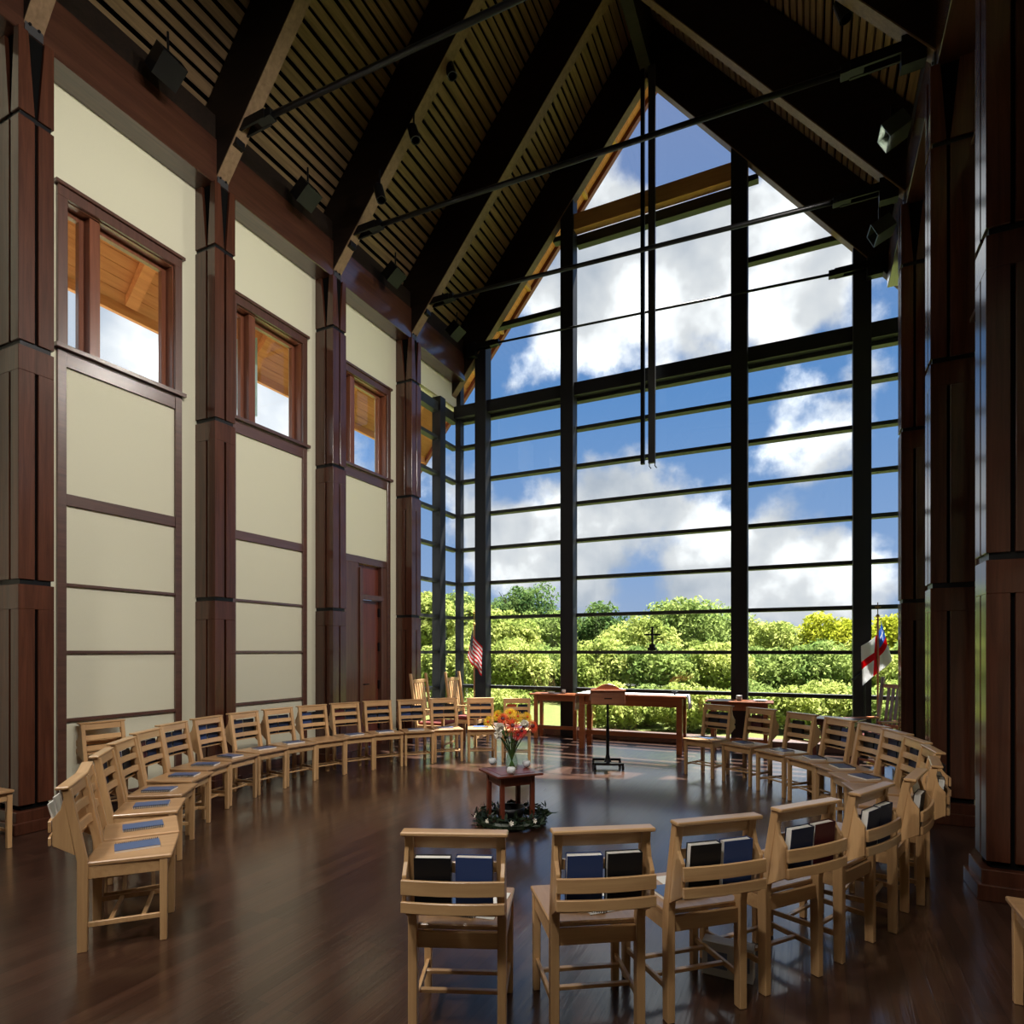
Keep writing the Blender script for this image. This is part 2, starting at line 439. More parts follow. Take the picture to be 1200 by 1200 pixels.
# door in the third visible bay
d = thing('door_1', None, None, kind='structure')
m = MB()
m.box(XL - 0.2, XL + 0.01, 7.50, 7.56, 0, 2.93); m.box(XL - 0.03, XL + 0.05, 7.56, 7.63, 0, 2.86)
m.box(XL - 0.03, XL + 0.04, 7.63, 8.16, 2.37, 2.45); m.box(XL - 0.2, XL + 0.012, 8.14, 8.358, 0, 2.93)
m.box(XL - 0.2, XL + 0.02, 7.17, 7.56, 0, 2.93)
m.build('door_frame', M['trimv'], d, bevel=0.004)
MB().box(XL - 0.12, XL - 0.06, 7.63, 8.14, 2.45, 2.93).build('transom_panel', M['mahogany'], d)
MB().box(XL - 0.10, XL - 0.05, 7.63, 8.13, 0.005, 2.37).build('door_leaf', M['mahogany'], d, bevel=0.004)
for z in (0.35, 1.0, 1.62, 2.18):
    MB().box(XL - 0.06, XL - 0.02, 8.11, 8.15, z - .07, z + .07).build('hinge', M['steel'], d)
MB().tube([(XL - 0.05, 7.70, 1.02), (XL + .02, 7.70, 1.02), (XL + .02, 7.80, 1.02)], 0.01).build('door_handle', M['steel'], d)

# roof: slatted ceiling, one object per slope (slats are its surface pattern), black board above
def roof(sign, n):
    m = MB()
    nx = SLOPE / math.hypot(1, SLOPE); nz = 1 / math.hypot(1, SLOPE)     # outward normal
    L = math.hypot(1, SLOPE)
    xe = 5.40                                                             # half width out to the eave edge
    s = 0.05; rnd = random.Random(3 + sign)
    while s < xe * L - 0.1:
        w = rnd.choice([0.065, 0.08, 0.08, 0.095, 0.12]); g = rnd.choice([0.035, 0.04, 0.05])
        pts = []
        for q, h in ((s, 0), (s + w, 0), (s + w, 0.022), (s, 0.022)):
            pts.append((XC + sign * (q / L) + sign * nx * h, ZD - SLOPE * q / L + nz * h))
        # slat runs in staggered lengths
        y = YB + 0.0
        m.prism(pts, 'y', YB, 11.66, 0)
        s += w + g
    pts = []
    for q, h in ((-0.0, 0.05), (xe * L, 0.05), (xe * L, 0.20), (0, 0.20)):
        pts.append((XC + sign * (q / L) + sign * nx * h * (1 if q else 0), ZD - SLOPE * q / L + (nz * h if q else h / nz)))
    m.prism(pts, 'y', YB - .2, 11.68, 1)
    o = m.build('ceiling' if sign < 0 else 'ceiling_right', [M['slat'], M['black']]); tag(o, kind='structure')
roof(-1, 1); roof(1, 2)

# cedar boards that close the outside of the left and right eaves
for sign, nm in ((-1, 'soffit_left'), (1, 'soffit_right')):
    xa = XL - 0.26 if sign < 0 else XR + 0.26
    xb = XC + sign * 5.33
    m = MB(); nb = 14
    for k in range(nb):
        x0 = xa + (xb - xa) * k / nb; x1 = xa + (xb - xa) * (k + 0.94) / nb
        m.prism([(x0, z_deck(x0) - 0.03), (x1, z_deck(x1) - 0.03), (x1, z_deck(x1) - 0.005), (x0, z_deck(x0) - 0.005)], 'y', YB, 11.6)
    xe = xb
    m.box(min(xe, xe + sign * .06), max(xe, xe + sign * .06), YB, 11.66, z_deck(xe) - 0.15, z_deck(xe) + 0.1)
    xe2 = xa + (xb - xa) * 0.06
    o = m.build('trim_eave_' + nm, M['soffit']); tag(o, kind='structure')

# sloping barge boards of the gable overhang
for sign, side in ((-1, 'left'), (1, 'right')):
    r = thing('barge_board', 'red brown sloping fascia board outside the glass, %s side of the gable' % side, 'fascia board', (0, 0, 0))
    xa, xb = XC, XC + sign * 5.6
    MB().prism([(xa, ZD - 0.14), (xb, z_deck(xb) - 0.14), (xb, z_deck(xb) + .2), (xa, ZD + .2)], 'y', 11.60, 11.69).build('board', M['fascia'], r)
    for k in range(1, 7):
        x = XC + sign * (0.25 + 0.62 * k)
        MB().beam((x, 10.75, z_deck(x) - 0.05), (x, 11.6, z_deck(x) - 0.05), 0.07, 0.09).build('lookout_block', M['collar'], r)
    # underside boards of the gable overhang
    m = MB()
    for k in range(7):
        y0 = 10.72 + k * 0.125
        m.prism([(xa, ZD - 0.03), (xb, z_deck(xb) - 0.03), (xb, z_deck(xb) - .004), (xa, ZD - .004)], 'y', y0, y0 + 0.118)
    m.build('soffit_board', M['soffit'], r)

# rafters
names_r = ['behind the camera end', 'nearest the camera', 'second from the camera', 'third from the camera', 'fourth from the camera', 'beside the window wall']
RAFT = [-0.837, 1.066, 2.969, 4.872, 6.776, 8.679, 10.45]
rl = ['rearmost', 'second from the rear', 'above the first visible column', 'above the second visible column', 'above the third visible column', 'above the last column before the glass', 'against the window wall']
for sign, side in ((-1, 'left'), (1, 'right')):
    for y, nm in zip(RAFT, rl):
        r = thing('roof_rafter', 'dark timber rafter of the %s roof slope, %s' % (side, nm), 'rafter', (0, 0, 0), group='roof rafters')
        x0 = XL - .0 if sign < 0 else XR + .0
        MB().prism([(x0, z_under(x0) + .02), (XC, ZU + .02), (XC, ZD - .03), (x0, z_deck(x0) - .03)], 'y', y - .075, y + .075).build('rafter_web', M['rafter'], r)
        MB().prism([(x0, z_under(x0)), (XC, ZU), (XC, ZU + .02), (x0, z_under(x0) + .02)], 'y', y - .075, y + .075).build('lower_face', M['rafter_face'], r)
        xt = XC + sign * 5.25; xs = x0 + sign * .26
        MB().prism([(xs, z_deck(xs) - .30), (xt, z_deck(xt) - .16), (xt, z_deck(xt) - .035), (xs, z_deck(xs) - .035)], 'y', y - .075, y + .075).build('rafter_tail', M['soffit'], r)
r = MB().box(XC - .09, XC + .09, YB, 10.6, ZU + .1, ZD - .06).build('ridge_beam', M['rafter'])
tag(r, 'dark ridge beam along the peak of the roof', 'ridge beam')

# eave beams
for sign, side in ((-1, 'left'), (1, 'right')):
    xa, xb = (XL, XL + .28) if sign < 0 else (XR - .28, XR)
    b = MB().box(xa, xb, YB, 10.42, 6.86, 7.38).build('eave_beam', M['beam'], bevel=0.006)
    tag(b, 'long brown timber eave beam on top of the %s wall columns' % side, 'beam', group='eave beams')
    m = MB(); m.box(min(xa, xb) + .02, max(xa, xb) - .02, YB, 10.42, 7.38, 7.66)
    m.build('blocking', M['rafter'], b)
    for y in COLS[1:]:
        x = CL - .05 if sign < 0 else CR + .05
        p = MB()
        p.box(min(x, x + sign * -.012), max(x, x + sign * -.012), y - .07, y + .07, 6.88, 7.30)
        pp = p.build('bolt_plate', M['greysteel'], b)
        for dy in (-.035, .035):
            for dz in (6.96, 7.09, 7.22):
                MB().lathe([(0.012, 0), (0.012, .012)], 8).build('bolt', M['steel'], pp).matrix_local = Matrix.Translation((x - sign * .012, y + dy, dz)) @ Matrix.Rotation(-sign * PI / 2, 4, 'Y')

# columns
def column(sign, y, label):
    xf, xw = (CL, XL) if sign < 0 else (CR, XR)
    x0, x1 = min(xf, xw), max(xf, xw)
    y0, y1 = y - CW / 2, y + CW / 2
    r = thing('timber_column', label, 'column', ((x0 + x1) / 2, y, 0), group='timber wall columns')
    ox, oy = (x0 + x1) / 2, y
    def B(m, a, b, c_, d_, e, f): m.box(a - ox, b - ox, c_ - oy, d_ - oy, e, f)
    m = MB(); xp = xf - sign * .03
    B(m, min(xp, xw), max(xp, xw), y0 - .03, y1 + .03, 0, .19)
    xp2 = xf - sign * .055
    B(m, min(xp2, xw), max(xp2, xw), y0 - .055, y1 + .055, 0, .10)
    m.build('plinth', M['column'], r, bevel=0.005)
    g = 0.013
    xm = xf + sign * (CW / 2)
    levels = [(0.235, 2.12), (2.165, 4.155), (4.20, 6.11), (6.155, 6.86)]
    for k, (za, zb) in enumerate(levels):
        m = MB()
        zt = zb - 0.21 if k < 2 else zb
        if k == 2: zt = zb
        if k < 3:
            for ya, yb in ((y0, y - g), (y + g, y1)):
                a, b = sorted((xf, xm - sign * g)); B(m, a, b, ya, yb, za, zt)
                a, b = sorted((xm + sign * g, xw)); B(m, a, b, ya, yb, za, zt)
            if k < 2: B(m, x0, x1, y0, y1, zt, zb)
        else:
            tg = 0.062
            for sy in (-1, 1):
                for inner in (0, 1):
                    if inner == 0: xa_, xb_ = xf, xm - sign * g; xbt = xf + sign * (.075)
                    else: xa_, xb_ = xw, xm + sign * g; xbt = xw - sign * .11
                    ya_, yb_ = y + sy * CW / 2, y + sy * g; ybt = y + sy * tg
                    lo = [(xa_, ya_), (xb_, ya_), (xb_, yb_), (xa_, yb_)]
                    hi = [(xa_, ya_), (xbt, ya_), (xbt, ybt), (xa_, ybt)]
                    m.hexa([(p[0] - ox, p[1] - oy, za) for p in lo], [(p[0] - ox, p[1] - oy, zb) for p in hi])
        m.build('shaft', M['column'], r, bevel=0.003)
        c_ = MB(); i = .018
        B(c_, x0 + (.03 if sign > 0 else 0), x1 - (.03 if sign < 0 else 0), y0 + .03, y1 - .03, za - .045, zb)
        c_.build('core', M['black'], r)
        if k:
            c_ = MB(); B(c_, x0 + i * (sign > 0) , x1 - i * (sign < 0), y0 + i, y1 - i, za - .045, za)
            c_.build('collar', M['steel'], r)
lab = {2: 'nearest the camera', 3: 'second from the camera', 4: 'third from the camera', 5: 'beside the glazed corner', 1: 'out at the rear', 0: 'rearmost'}
for i, y in enumerate(COLS):
    if i < 1: continue
    column(-1, y, 'brown timber column with black slots on the cream left wall, %s' % lab[i])
    lr = {1: 'out at the rear', 2: 'behind the camera side', 3: 'nearest and darkest', 4: 'second from the camera', 5: 'farthest, beside the window'}
    column(1, y, 'brown timber column on the right wall, %s' % lr[i])

# tie rods
tl = ['nearest the camera', 'second from the camera', 'third from the camera', 'fourth from the camera', 'closest to the glass wall']
for y, nm in zip([2.969, 4.872, 6.776, 8.679, 10.33], tl):
    za, zb = 7.42, 7.20
    r = thing('tie_rod', 'thin black steel tie rod spanning the room under the rafters, %s' % nm, 'tie rod', (0, 0, 0), group='steel tie rods')
    xa, xb = -5.95, 1.0
    MB().tube([(xa + .55, y, za), (XC, y, (za + zb) / 2), (xb - .55, y, zb)], 0.032 if y < 9 else 0.02, 10).build('rod', M['steel'], r, smooth=True)
    for x, s, z in ((xa, 1, za), (xb, -1, zb)):
        m = MB()
        for dy in (-.05, .05): m.box(min(x, x + s * .62), max(x, x + s * .62), y + dy - .012, y + dy + .012, z - .05, z + .05)
        m.box(min(x + s * .5, x + s * .7), max(x + s * .5, x + s * .7), y - .05, y + .05, z - .045, z + .045)
        m.box(min(x, x + s * .2), max(x, x + s * .2), y - .06, y + .06, z - .18, z + .1)
        m.build('clevis', M['steel'], r)

# hanging double bar at the centre of the gable
r = thing('hanging_bars', 'pair of slender steel bars hanging from the ridge before the glass', 'hanging bars', (0, 0, 0))
yh = 10.2
def hx(u): d_ = ray(u, 500); return d_.x * yh / d_.y
zend = EYE + (763 - 543) * yh / ray(757, 543).y
for a, b, nm in ((750.5, 755, 'narrow_bar'), (759.5, 767.5, 'wide_bar')):
    MB().box(hx(a), hx(b), yh, yh + .06, zend, 11.35).build(nm, M['steel' if nm[0] == 'n' else 'greysteel'], r)
m = MB()
for u_ in (760.5, 767): m.tube([(hx(u_), yh + .03, zend + .02), (hx(u_), yh + .03, zend - .05), (hx(u_) + .03, yh + .03, zend - .09)], .008)
m.build('hook', M['steel'], r)

# ------------------------------------------------------------------ glazed front wall
w1 = thing('window_1', None, None, kind='structure')
yP = 10.50
posts = [(-5.70, .24), (-3.915, .245), (-.972, .25), (.745, .24)]
for x, wd in posts:
    MB().box(x - wd / 2, x + wd / 2, 10.39, 10.62, 0, min(z_deck(x), ZD) - .05).build('window_post', M['mullion'], w1, bevel=0.004)
for x in (XL + .035, XR - .035):
    MB().box(x - .06, x + .06, 10.55, YF + .03, 0, 7.4).build('corner_post', M['mullion'], w1)
for z in (.85, 1.53, 2.212, 2.895, 3.578, 4.26, 4.945, 5.63):
    MB().box(XL, XR, 10.57, 10.72, z - .03, z + .03).build('window_transom', M['transom'], w1)
MB().box(XL, XR, 10.45, 10.62, 6.19, 6.42).build('window_beam', M['mullion'], w1)
MB().box(XL, XR, 10.60, 10.74, 6.13, 6.19).build('window_transom', M['transom'], w1)
for xa, xb in ((-5.6, -3.9), (-.95, .64)):
    MB().box(xa, xb, 10.57, 10.70, 7.84, 7.93).build('window_transom', M['transom'], w1)
for xa, xb in ((-4.25, -3.9), (-.95, -.70)):
    MB().box(xa, xb, 10.57, 10.70, 9.16, 9.25).build('window_transom', M['transom'], w1)
MB().box(-3.8, -1.09, 10.57, 10.72, 9.47, 9.54).build('window_transom', M['mullion'], w1)
MB().box(-3.8, -1.09, 10.44, 10.60, 9.18, 9.47).build('collar_beam', M['collar'], w1, bevel=.004)
MB().box(-3.8, -1.09, 10.60, 10.74, 8.99, 9.17).build('window_transom', M['transom'], w1)
MB().box(XL, XR, 10.40, YF + .1, 0, .13).build('window_sill', M['trimwood'], w1, bevel=.005)
MB().prism([(XL, .13), (XR, .13), (XR, z_deck(XR) - .02), (XC, ZD - .02), (XL, z_deck(XL) - .02)], 'y', YF - .006, YF + .006).build('window_pane', M['glass'], w1)

for n, sign in ((2, -1), (3, 1)):
    w = thing('window_%d' % n, None, None, kind='structure')
    xf = XL if sign < 0 else XR
    xa, xb = sorted((xf, xf + sign * .14))
    for ya, yb in ((8.82, 8.88), (9.88, 10.06)):
        MB().box(min(xf - sign * .05, xb if sign > 0 else xa), max(xf - sign * .05, xb if sign > 0 else xa), ya, yb, 0, 6.42).build('window_post', M['mullion'], w)
    for z in (.85, 1.53, 2.212, 2.895, 3.578, 4.26, 4.945, 5.63, 6.22):
        h = .03 if z < 6 else .09
        MB().box(xa, xb, 8.88, YF - .03, z - h, z + h).build('window_transom', M['transom'], w)
    MB().box(*sorted((xf - sign * .02, xf + sign * .2)), 8.82, YF - .03, 0, .13).build('window_sill', M['trimwood'], w)
    x = xf + sign * .07
    MB().box(x - .005, x + .005, 8.88, YF - .03, .13, 6.3).build('window_pane', M['glass'], w)

# small dark cross on the window rail
r = thing('standing_cross', 'small dark cross standing on the window rail above the altar', 'cross', (-2.40, 10.56, 1.562))
m = MB(); m.box(-.07, .07, -.05, .05, 0, .05); m.box(-.045, .045, -.04, .04, .05, .11); m.build('cross_foot', M['steel'], r)
m = MB(); m.box(-.017, .017, -.012, .012, .11, .40); m.box(-.12, .12, -.012, .012, .255, .29)
for x, z in ((-.12, .272), (.12, .272), (0, .40)): m.lathe([(.028, -.012), (.028, .012)], 10, (x, 0, z))
m.lathe([(.045, -.01), (.055, 0.0), (.045, .01)], 14, (0, 0, .272))
m.build('cross_arms', M['steel'], r)

# pale panel outside the second window
o = MB().prism([(5.72, 4.92), (6.30, 4.92), (6.30, 6.05), (5.72, 5.75)], 'x', -7.15, -7.10).build('hanging_awning', M['paleblue'])
tag(o, 'pale blue metal panel under the eave outside the middle left window', 'metal panel')

# ================================================================== CHAIRS
chair0 = thing('chapel_chair', 'x', 'chair')
def post_y(z): return -.185 - max(0, (z - .44)) * .165
def make_chair(t):
    W = .195                                             # half width at the back
    for s in (-1, 1):
        m = MB(); hw = .018; x = s * (W - hw)
        prof = [(-.207, 0), (-.163, 0), (-.158, .44), (post_y(.845) + .018, .845), (post_y(.845) - .02, .845), (-.207, .47)]
        m.prism(prof, 'x', x - hw, x + hw)
        m.build('back_post', M['oak'], t, bevel=.003)
    for s in (-1, 1):
        x = s * .186; hw = .018
        m = MB(); m.hexa([(x - .016, .165, 0), (x + .016, .165, 0), (x + .016, .198, 0), (x - .016, .198, 0)],
                         [(x - hw, .162, .437), (x + hw, .162, .437), (x + hw, .201, .437), (x - hw, .201, .437)])
        m.build('front_leg', M['oak'], t, bevel=.003)
    m = MB()
    m.hexa([(-.19, -.175, .437), (.19, -.175, .437), (.208, .222, .437), (-.208, .222, .437)], [(-.19, -.175, .46), (.19, -.175, .46), (.208, .222, .46), (-.208, .222, .46)])
    m.build('seat', M['seatwood'], t, bevel=.005)
    m = MB()
    m.box(-.17, .17, .170, .192, .372, .437); m.box(-.16, .16, -.192, -.172, .372, .437)
    for s in (-1, 1): m.beam((s * .178, -.16, .4045), (s * .186, .165, .4045), .02, .065)
    m.build('seat_frame', M['oakx'], t, bevel=.002)
    for s in (-1, 1):
        MB().beam((s * .178, -.17, .135), (s * .185, .175, .135), .016, .026).build('stretcher', M['oak'], t, bevel=.002)
    for y in (-.065, .085):
        MB().beam((-.181, y, .135), (.181, y, .135), .022, .016).build('stretcher', M['oakx'], t, bevel=.002)
    def curved(z0, z1, bow, th, yoff=0.0, half=.16):
        n = 8; m = MB(); vs, fs = [], []
        for i in range(n + 1):
            k = -1 + 2 * i / n; x = half * k; yb = -bow * (1 - k * k) + yoff
            for z in (z0, z1):
                yc = post_y(z)
                vs += [(x, yc + yb - th / 2, z), (x, yc + yb + th / 2, z)]
        for i in range(n):
            a, b = 4 * i, 4 * i + 4
            fs += [(a, b, b + 2, a + 2), (a + 1, a + 3, b + 3, b + 1), (a, a + 1, b + 1, b), (a + 2, b + 2, b + 3, a + 3)]
        fs += [(0, 2, 3, 1), (4 * n, 4 * n + 1, 4 * n + 3, 4 * n + 2)]
        return m.add(vs, fs)
    curved(.79, .845, .004, .02).build('top_rail', M['oakx'], t, bevel=.002)
    MB().box(-.205, .205, post_y(.85) - .045, post_y(.85) + .015, .845, .861).build('cap_board', M['oakx'], t, bevel=.004)
    for z0, z1 in ((.692, .736), (.592, .637)):
        curved(z0, z1, .014, .016).build('back_slat', M['oakx'], t, bevel=.002)
    yb = -.31
    for s in (-1, 1):
        x0, x1 = sorted((s * .195, s * .178))
        MB().prism([(post_y(.5) - .02, .505), (post_y(.56) - .05, .53), (yb, .565), (yb, .70), (post_y(.76) - .04, .742), (post_y(.8) - .018, .80)], 'x', x0, x1).build('box_side', M['oak'], t, bevel=.002)
    for z0, z1 in ((.566, .608), (.634, .690)):
        n = 8; m = MB(); vs, fs = [], []
        for i in range(n + 1):
            k = -1 + 2 * i / n; x = .196 * k; y = yb - .004 - .014 * (1 - k * k)
            for z in (z0, z1): vs += [(x, y - .014, z), (x, y, z)]
        for i in range(n):
            a, b = 4 * i, 4 * i + 4
            fs += [(a, b, b + 2, a + 2), (a + 1, a + 3, b + 3, b + 1), (a, a + 1, b + 1, b), (a + 2, b + 2, b + 3, a + 3)]
        fs += [(0, 2, 3, 1), (4 * n, 4 * n + 1, 4 * n + 3, 4 * n + 2)]
        m.add(vs, fs).build('book_rail', M['oakx'], t, bevel=.002)
    MB().box(-.178, .178, yb, post_y(.56) - .03, .553, .563).build('book_shelf', M['oakx'], t)
make_chair(chair0)
used = [False]
def place_chair(x, y, rz, label, group):
    if not used[0]: c = chair0; used[0] = True
    else: c = copy_tree(chair0)
    c.location = (x, y, 0); c.rotation_euler = (0, 0, rz)
    c['label'] = label
    if group: c['group'] = group
    return c

# book prototypes: cover mesh with its pages as a child
def book_mesh(cov, w=.14, h=.208, th=.036):
    m = MB(); c = .003
    m.box(-w / 2, w / 2, -th / 2, -th / 2 + c, 0, h); m.box(-w / 2, w / 2, th / 2 - c, th / 2, 0, h)
    m.box(-w / 2, -w / 2 + c, -th / 2 + c, th / 2 - c, 0, h)
    b = m.build('hymnal', cov)
    MB().box(-w / 2 + c, w / 2 - .004, -th / 2 + c, th / 2 - c, .003, h - .004).build('pages', M['page'], b)
    return b
BOOKS = {k: book_mesh(M[mt]) for k, mt in (('blue', 'blue'), ('black', 'bookblack'), ('navy', 'navy'), ('dark red', 'bookred'), ('orange red', 'orangered'))}
bused = set()
def place_book(kind, chair, lx, rz, lean, label, group='hymnals in the chair book boxes', flip=False, ly=-.272):
    if kind not in bused: b = BOOKS[kind]; bused.add(kind)
    else: b = copy_tree(BOOKS[kind])
    mt = Matrix.Translation(chair.location) @ Matrix.Rotation(chair.rotation_euler.z, 4, 'Z') @ Matrix.Translation((lx, ly, .5635)) @ Matrix.Rotation(rz + (PI if flip else 0), 4, 'Z') @ Matrix.Rotation(lean * (-1 if flip else 1), 4, 'X')
    b.matrix_world = mt
    tag(b, label, 'book', group)
    return b
# spiral booklet: cover, pages, coil
bk0 = MB().box(-.108, .108, -.072, .072, .0115, .0135).build('spiral_booklet', M['booklet'])
MB().box(-.107, .107, -.071, .071, 0.0, .0114).build('pages', M['page'], bk0)
m = MB()
for k in range(22):
    x = -.1 + k * .2 / 21
    m.tube([(x, -.072 + .008 * math.cos(a) - .002, .0099 + .009 * math.sin(a)) for a in [2 * PI * q / 8 for q in range(9)]], .0017, 5)
m.build('spiral_coil', M['spiral'], bk0)
sh0 = MB().box(-.108, .108, -.14, .14, 0, .002).build('paper_sheet', M['page'])
kused = set()
def place_flat(proto, key, chair, lx, ly, rz, label, group, z=.4605):
    if key not in kused: b = proto; kused.add(key)
    else: b = copy_tree(proto)
    b.matrix_world = Matrix.Translation(chair.location) @ Matrix.Rotation(chair.rotation_euler.z, 4, 'Z') @ Matrix.Translation((lx, ly, z)) @ Matrix.Rotation(rz, 4, 'Z')
    tag(b, label, 'booklet' if key == 'k' else 'paper', group)
    return b

def polar(r, th): return RING + Vector((r * math.cos(R(th)), r * math.sin(R(th)), 0))
ORD = ['first', 'second', 'third', 'fourth', 'fifth', 'sixth', 'seventh', 'eighth', 'ninth', 'tenth', 'eleventh', 'twelfth', 'thirteenth', 'fourteenth', 'fifteenth', 'sixteenth']
rnd = random.Random(11)

# left row: from the near end to the flowers
LEFT = [(3.02, -104.5), (2.86, -116.4), (2.80, -128.0), (2.81, -139.3), (2.87, -150.2), (2.96, -160.2), (3.0, -169.8), (3.04, -179.2), (3.08, 172.0), (3.12, 163.5), (3.17, 155.3), (3.22, 147.3), (3.22, 139.2), (3.31, 131.2), (3.26, 122.5), (3.14, 113.6)]
for i, (r_, th) in enumerate(LEFT):
    p = polar(r_, th); f_ = (RING - p).normalized()
    rz = face_rot(f_.x, f_.y)
    w = ORD[i]
    if i == 0: lb = 'nearest oak chair of the left row, side on, white papers in its book box'
    elif i == 15: lb = 'oak chair at the far end of the left row, behind the flowers'
    else: lb = '%s oak chair of the left row, counted from the nearest' % w
    if i == 0: p = Vector((-3.377, 2.128, 0)); rz = face_rot(.65, .76)
    elif i < 5: rz -= R([0, 7, 5, 3, 2][i])
    c = place_chair(p.x, p.y, rz, lb, 'oak chapel chairs of the left row')
    ph = '%s chair of the left row' % w
    if i == 0:
        for k in range(3):
            b = MB().box(-.108, .108, -.004 + 0, .004, 0, .27 - .03 * k).build('paper_stack', M['page'])
            b.matrix_world = Matrix.Translation(c.location) @ Matrix.Rotation(rz, 4, 'Z') @ Matrix.Translation((.03, -.262 - .014 * k, .5635)) @ Matrix.Rotation(R(6 + 4 * k), 4, 'X')
            tag(b, '%s bundle of white papers in book box of nearest left row chair' % ['tallest', 'middle', 'shortest'][k], 'papers', 'papers in the nearest book box')
    else:
        k1, k2 = [('navy', 'blue'), ('black', 'navy'), ('navy', 'navy'), ('black', 'blue'), ('navy', 'dark red'), ('navy', 'navy')][i % 6]
        if i == 15: k1, k2 = 'navy', 'orange red'
        place_book(k1, c, -.085, 0, R(5), '%s hymnal on the window side of box, %s' % (k1, ph) if i == 15 else '%s hymnal, left one in book box of %s' % (k1, ph))
        place_book(k2, c, .075, 0, R(5), '%s hymnal, right one in book box of %s' % (k2, ph))
    if i != 9:
        lab_ = 'blue spiral booklet on seat of %s' % ph
        place_flat(bk0, 'k', c, rnd.uniform(-.03, .03), rnd.uniform(-.0, .06), rnd.uniform(-.2, .2) + (-PI / 2 if i == 0 else PI / 2 if i < 7 else 0), lab_, 'booklets on the left row')

# right row: from the altar side towards the camera
RIGHT = [(3.29, 66.2), (3.30, 56.6), (3.24, 46.6), (3.22, 37.6), (3.2, 29.4), (3.12, 21.4), (3.05, 13.0), (3.0, 4.4)]
for i, (r_, th) in enumerate(RIGHT):
    p = polar(r_, th); f_ = (RING - p).normalized(); rz = face_rot(f_.x, f_.y)
    w = ORD[i]
    c = place_chair(p.x, p.y, rz, '%s oak chair of the right row, counted from the altar' % w, 'oak chapel chairs of the right row')
    ph = '%s chair of the right row' % w
    k1, k2 = [('navy', 'black'), ('black', 'dark red'), ('navy', 'black'), ('blue', 'black'), ('navy', 'black'), ('black', 'navy'), ('black', 'navy'), ('black', 'black')][i]
    if i not in (1, 2): place_book(k1, c, -.085, 0, R(5), '%s hymnal, left one in book box of %s' % (k1, ph))
    place_book(k2, c, .075, 0, R(5), '%s hymnal, right one in book box of %s' % (k2, ph))
    if i < 6: place_flat(bk0, 'k', c, rnd.uniform(-.03, .03), rnd.uniform(0, .05), rnd.uniform(-.3, .3), 'blue spiral booklet on seat of %s' % ph, 'booklets on the right row')

# front row, seen from behind
FRONT = [(2.92, -67.2), (2.90, -56.8), (2.86, -47.4), (2.82, -37.4), (2.81, -26.6), (2.86, -15.9), (2.93, -6.0)]
FW = ['leftmost oak chair', 'second oak chair', 'third oak chair', 'fourth oak chair', 'fifth oak chair', 'sixth oak chair', 'seventh oak chair']
FB = [('black', 'blue'), ('blue', 'black'), ('black', 'blue'), ('navy', 'dark red'), ('navy', 'navy'), ('black', None), ('black', 'black')]
for i, (r_, th) in enumerate(FRONT):
    p = polar(r_, th); f_ = (RING - p).normalized(); rz = face_rot(f_.x, f_.y)
    c = place_chair(p.x, p.y, rz, '%s of the front row seen from behind' % FW[i] + (' with black and blue books' if i == 0 else ''), 'oak chapel chairs of the front row')
    ph = '%s of the front row' % FW[i].replace('oak ', '')
    k1, k2 = FB[i]
    # local +x is the sitter's right = picture right seen from behind
    zz = rnd.uniform(-.04, .04)
    if i == 5:
        place_book('black', c, -.06, 0, R(6), 'black hymnal with pages showing in box of %s' % ph, flip=True)
    else:
        place_book(k1, c, -.08, zz, R(6), '%s hymnal, left one in book box of %s' % (k1, ph), flip=True)
        place_book(k2, c, .078, -zz, R(4), '%s hymnal, right one in book box of %s' % (k2, ph), flip=True)
    if i == 5:
        b = copy_tree(sh0) if 's' in kused else sh0
        kused.add('s'); b.matrix_world = Matrix.Translation(c.location) @ Matrix.Rotation(rz, 4, 'Z') @ Matrix.Translation((.08, -.265, .70)) @ Matrix.Rotation(R(82), 4, 'X')
        tag(b, 'white paper sheet sticking up from box of %s' % ph, 'paper', 'white paper sheets')
    if i in (0, 1, 2, 3):
        place_flat(bk0, 'k', c, -.03, -.02, rnd.uniform(-.3, .3), 'blue spiral booklet on seat of %s' % ph, 'booklets on the front row')
        place_flat(sh0, 's', c, .06, .03, rnd.uniform(-.4, .4), 'white paper sheet on seat of %s' % ph, 'white paper sheets', z=.4606 if i else .4606)

# spare chairs against the walls
place_chair(-5.84, 2.42, face_rot(1, 0), 'oak chair cut off at the left edge before the nearest column', 'oak chapel chairs by the walls')
place_chair(-5.98, 3.62, face_rot(1, -.12), 'empty oak chair against the left wall behind the near row', 'oak chapel chairs by the walls')
place_chair(1.02, 3.20, face_rot(-1, 0), 'oak chair cut off at the lower right edge, in shade', 'oak chapel chairs by the walls')

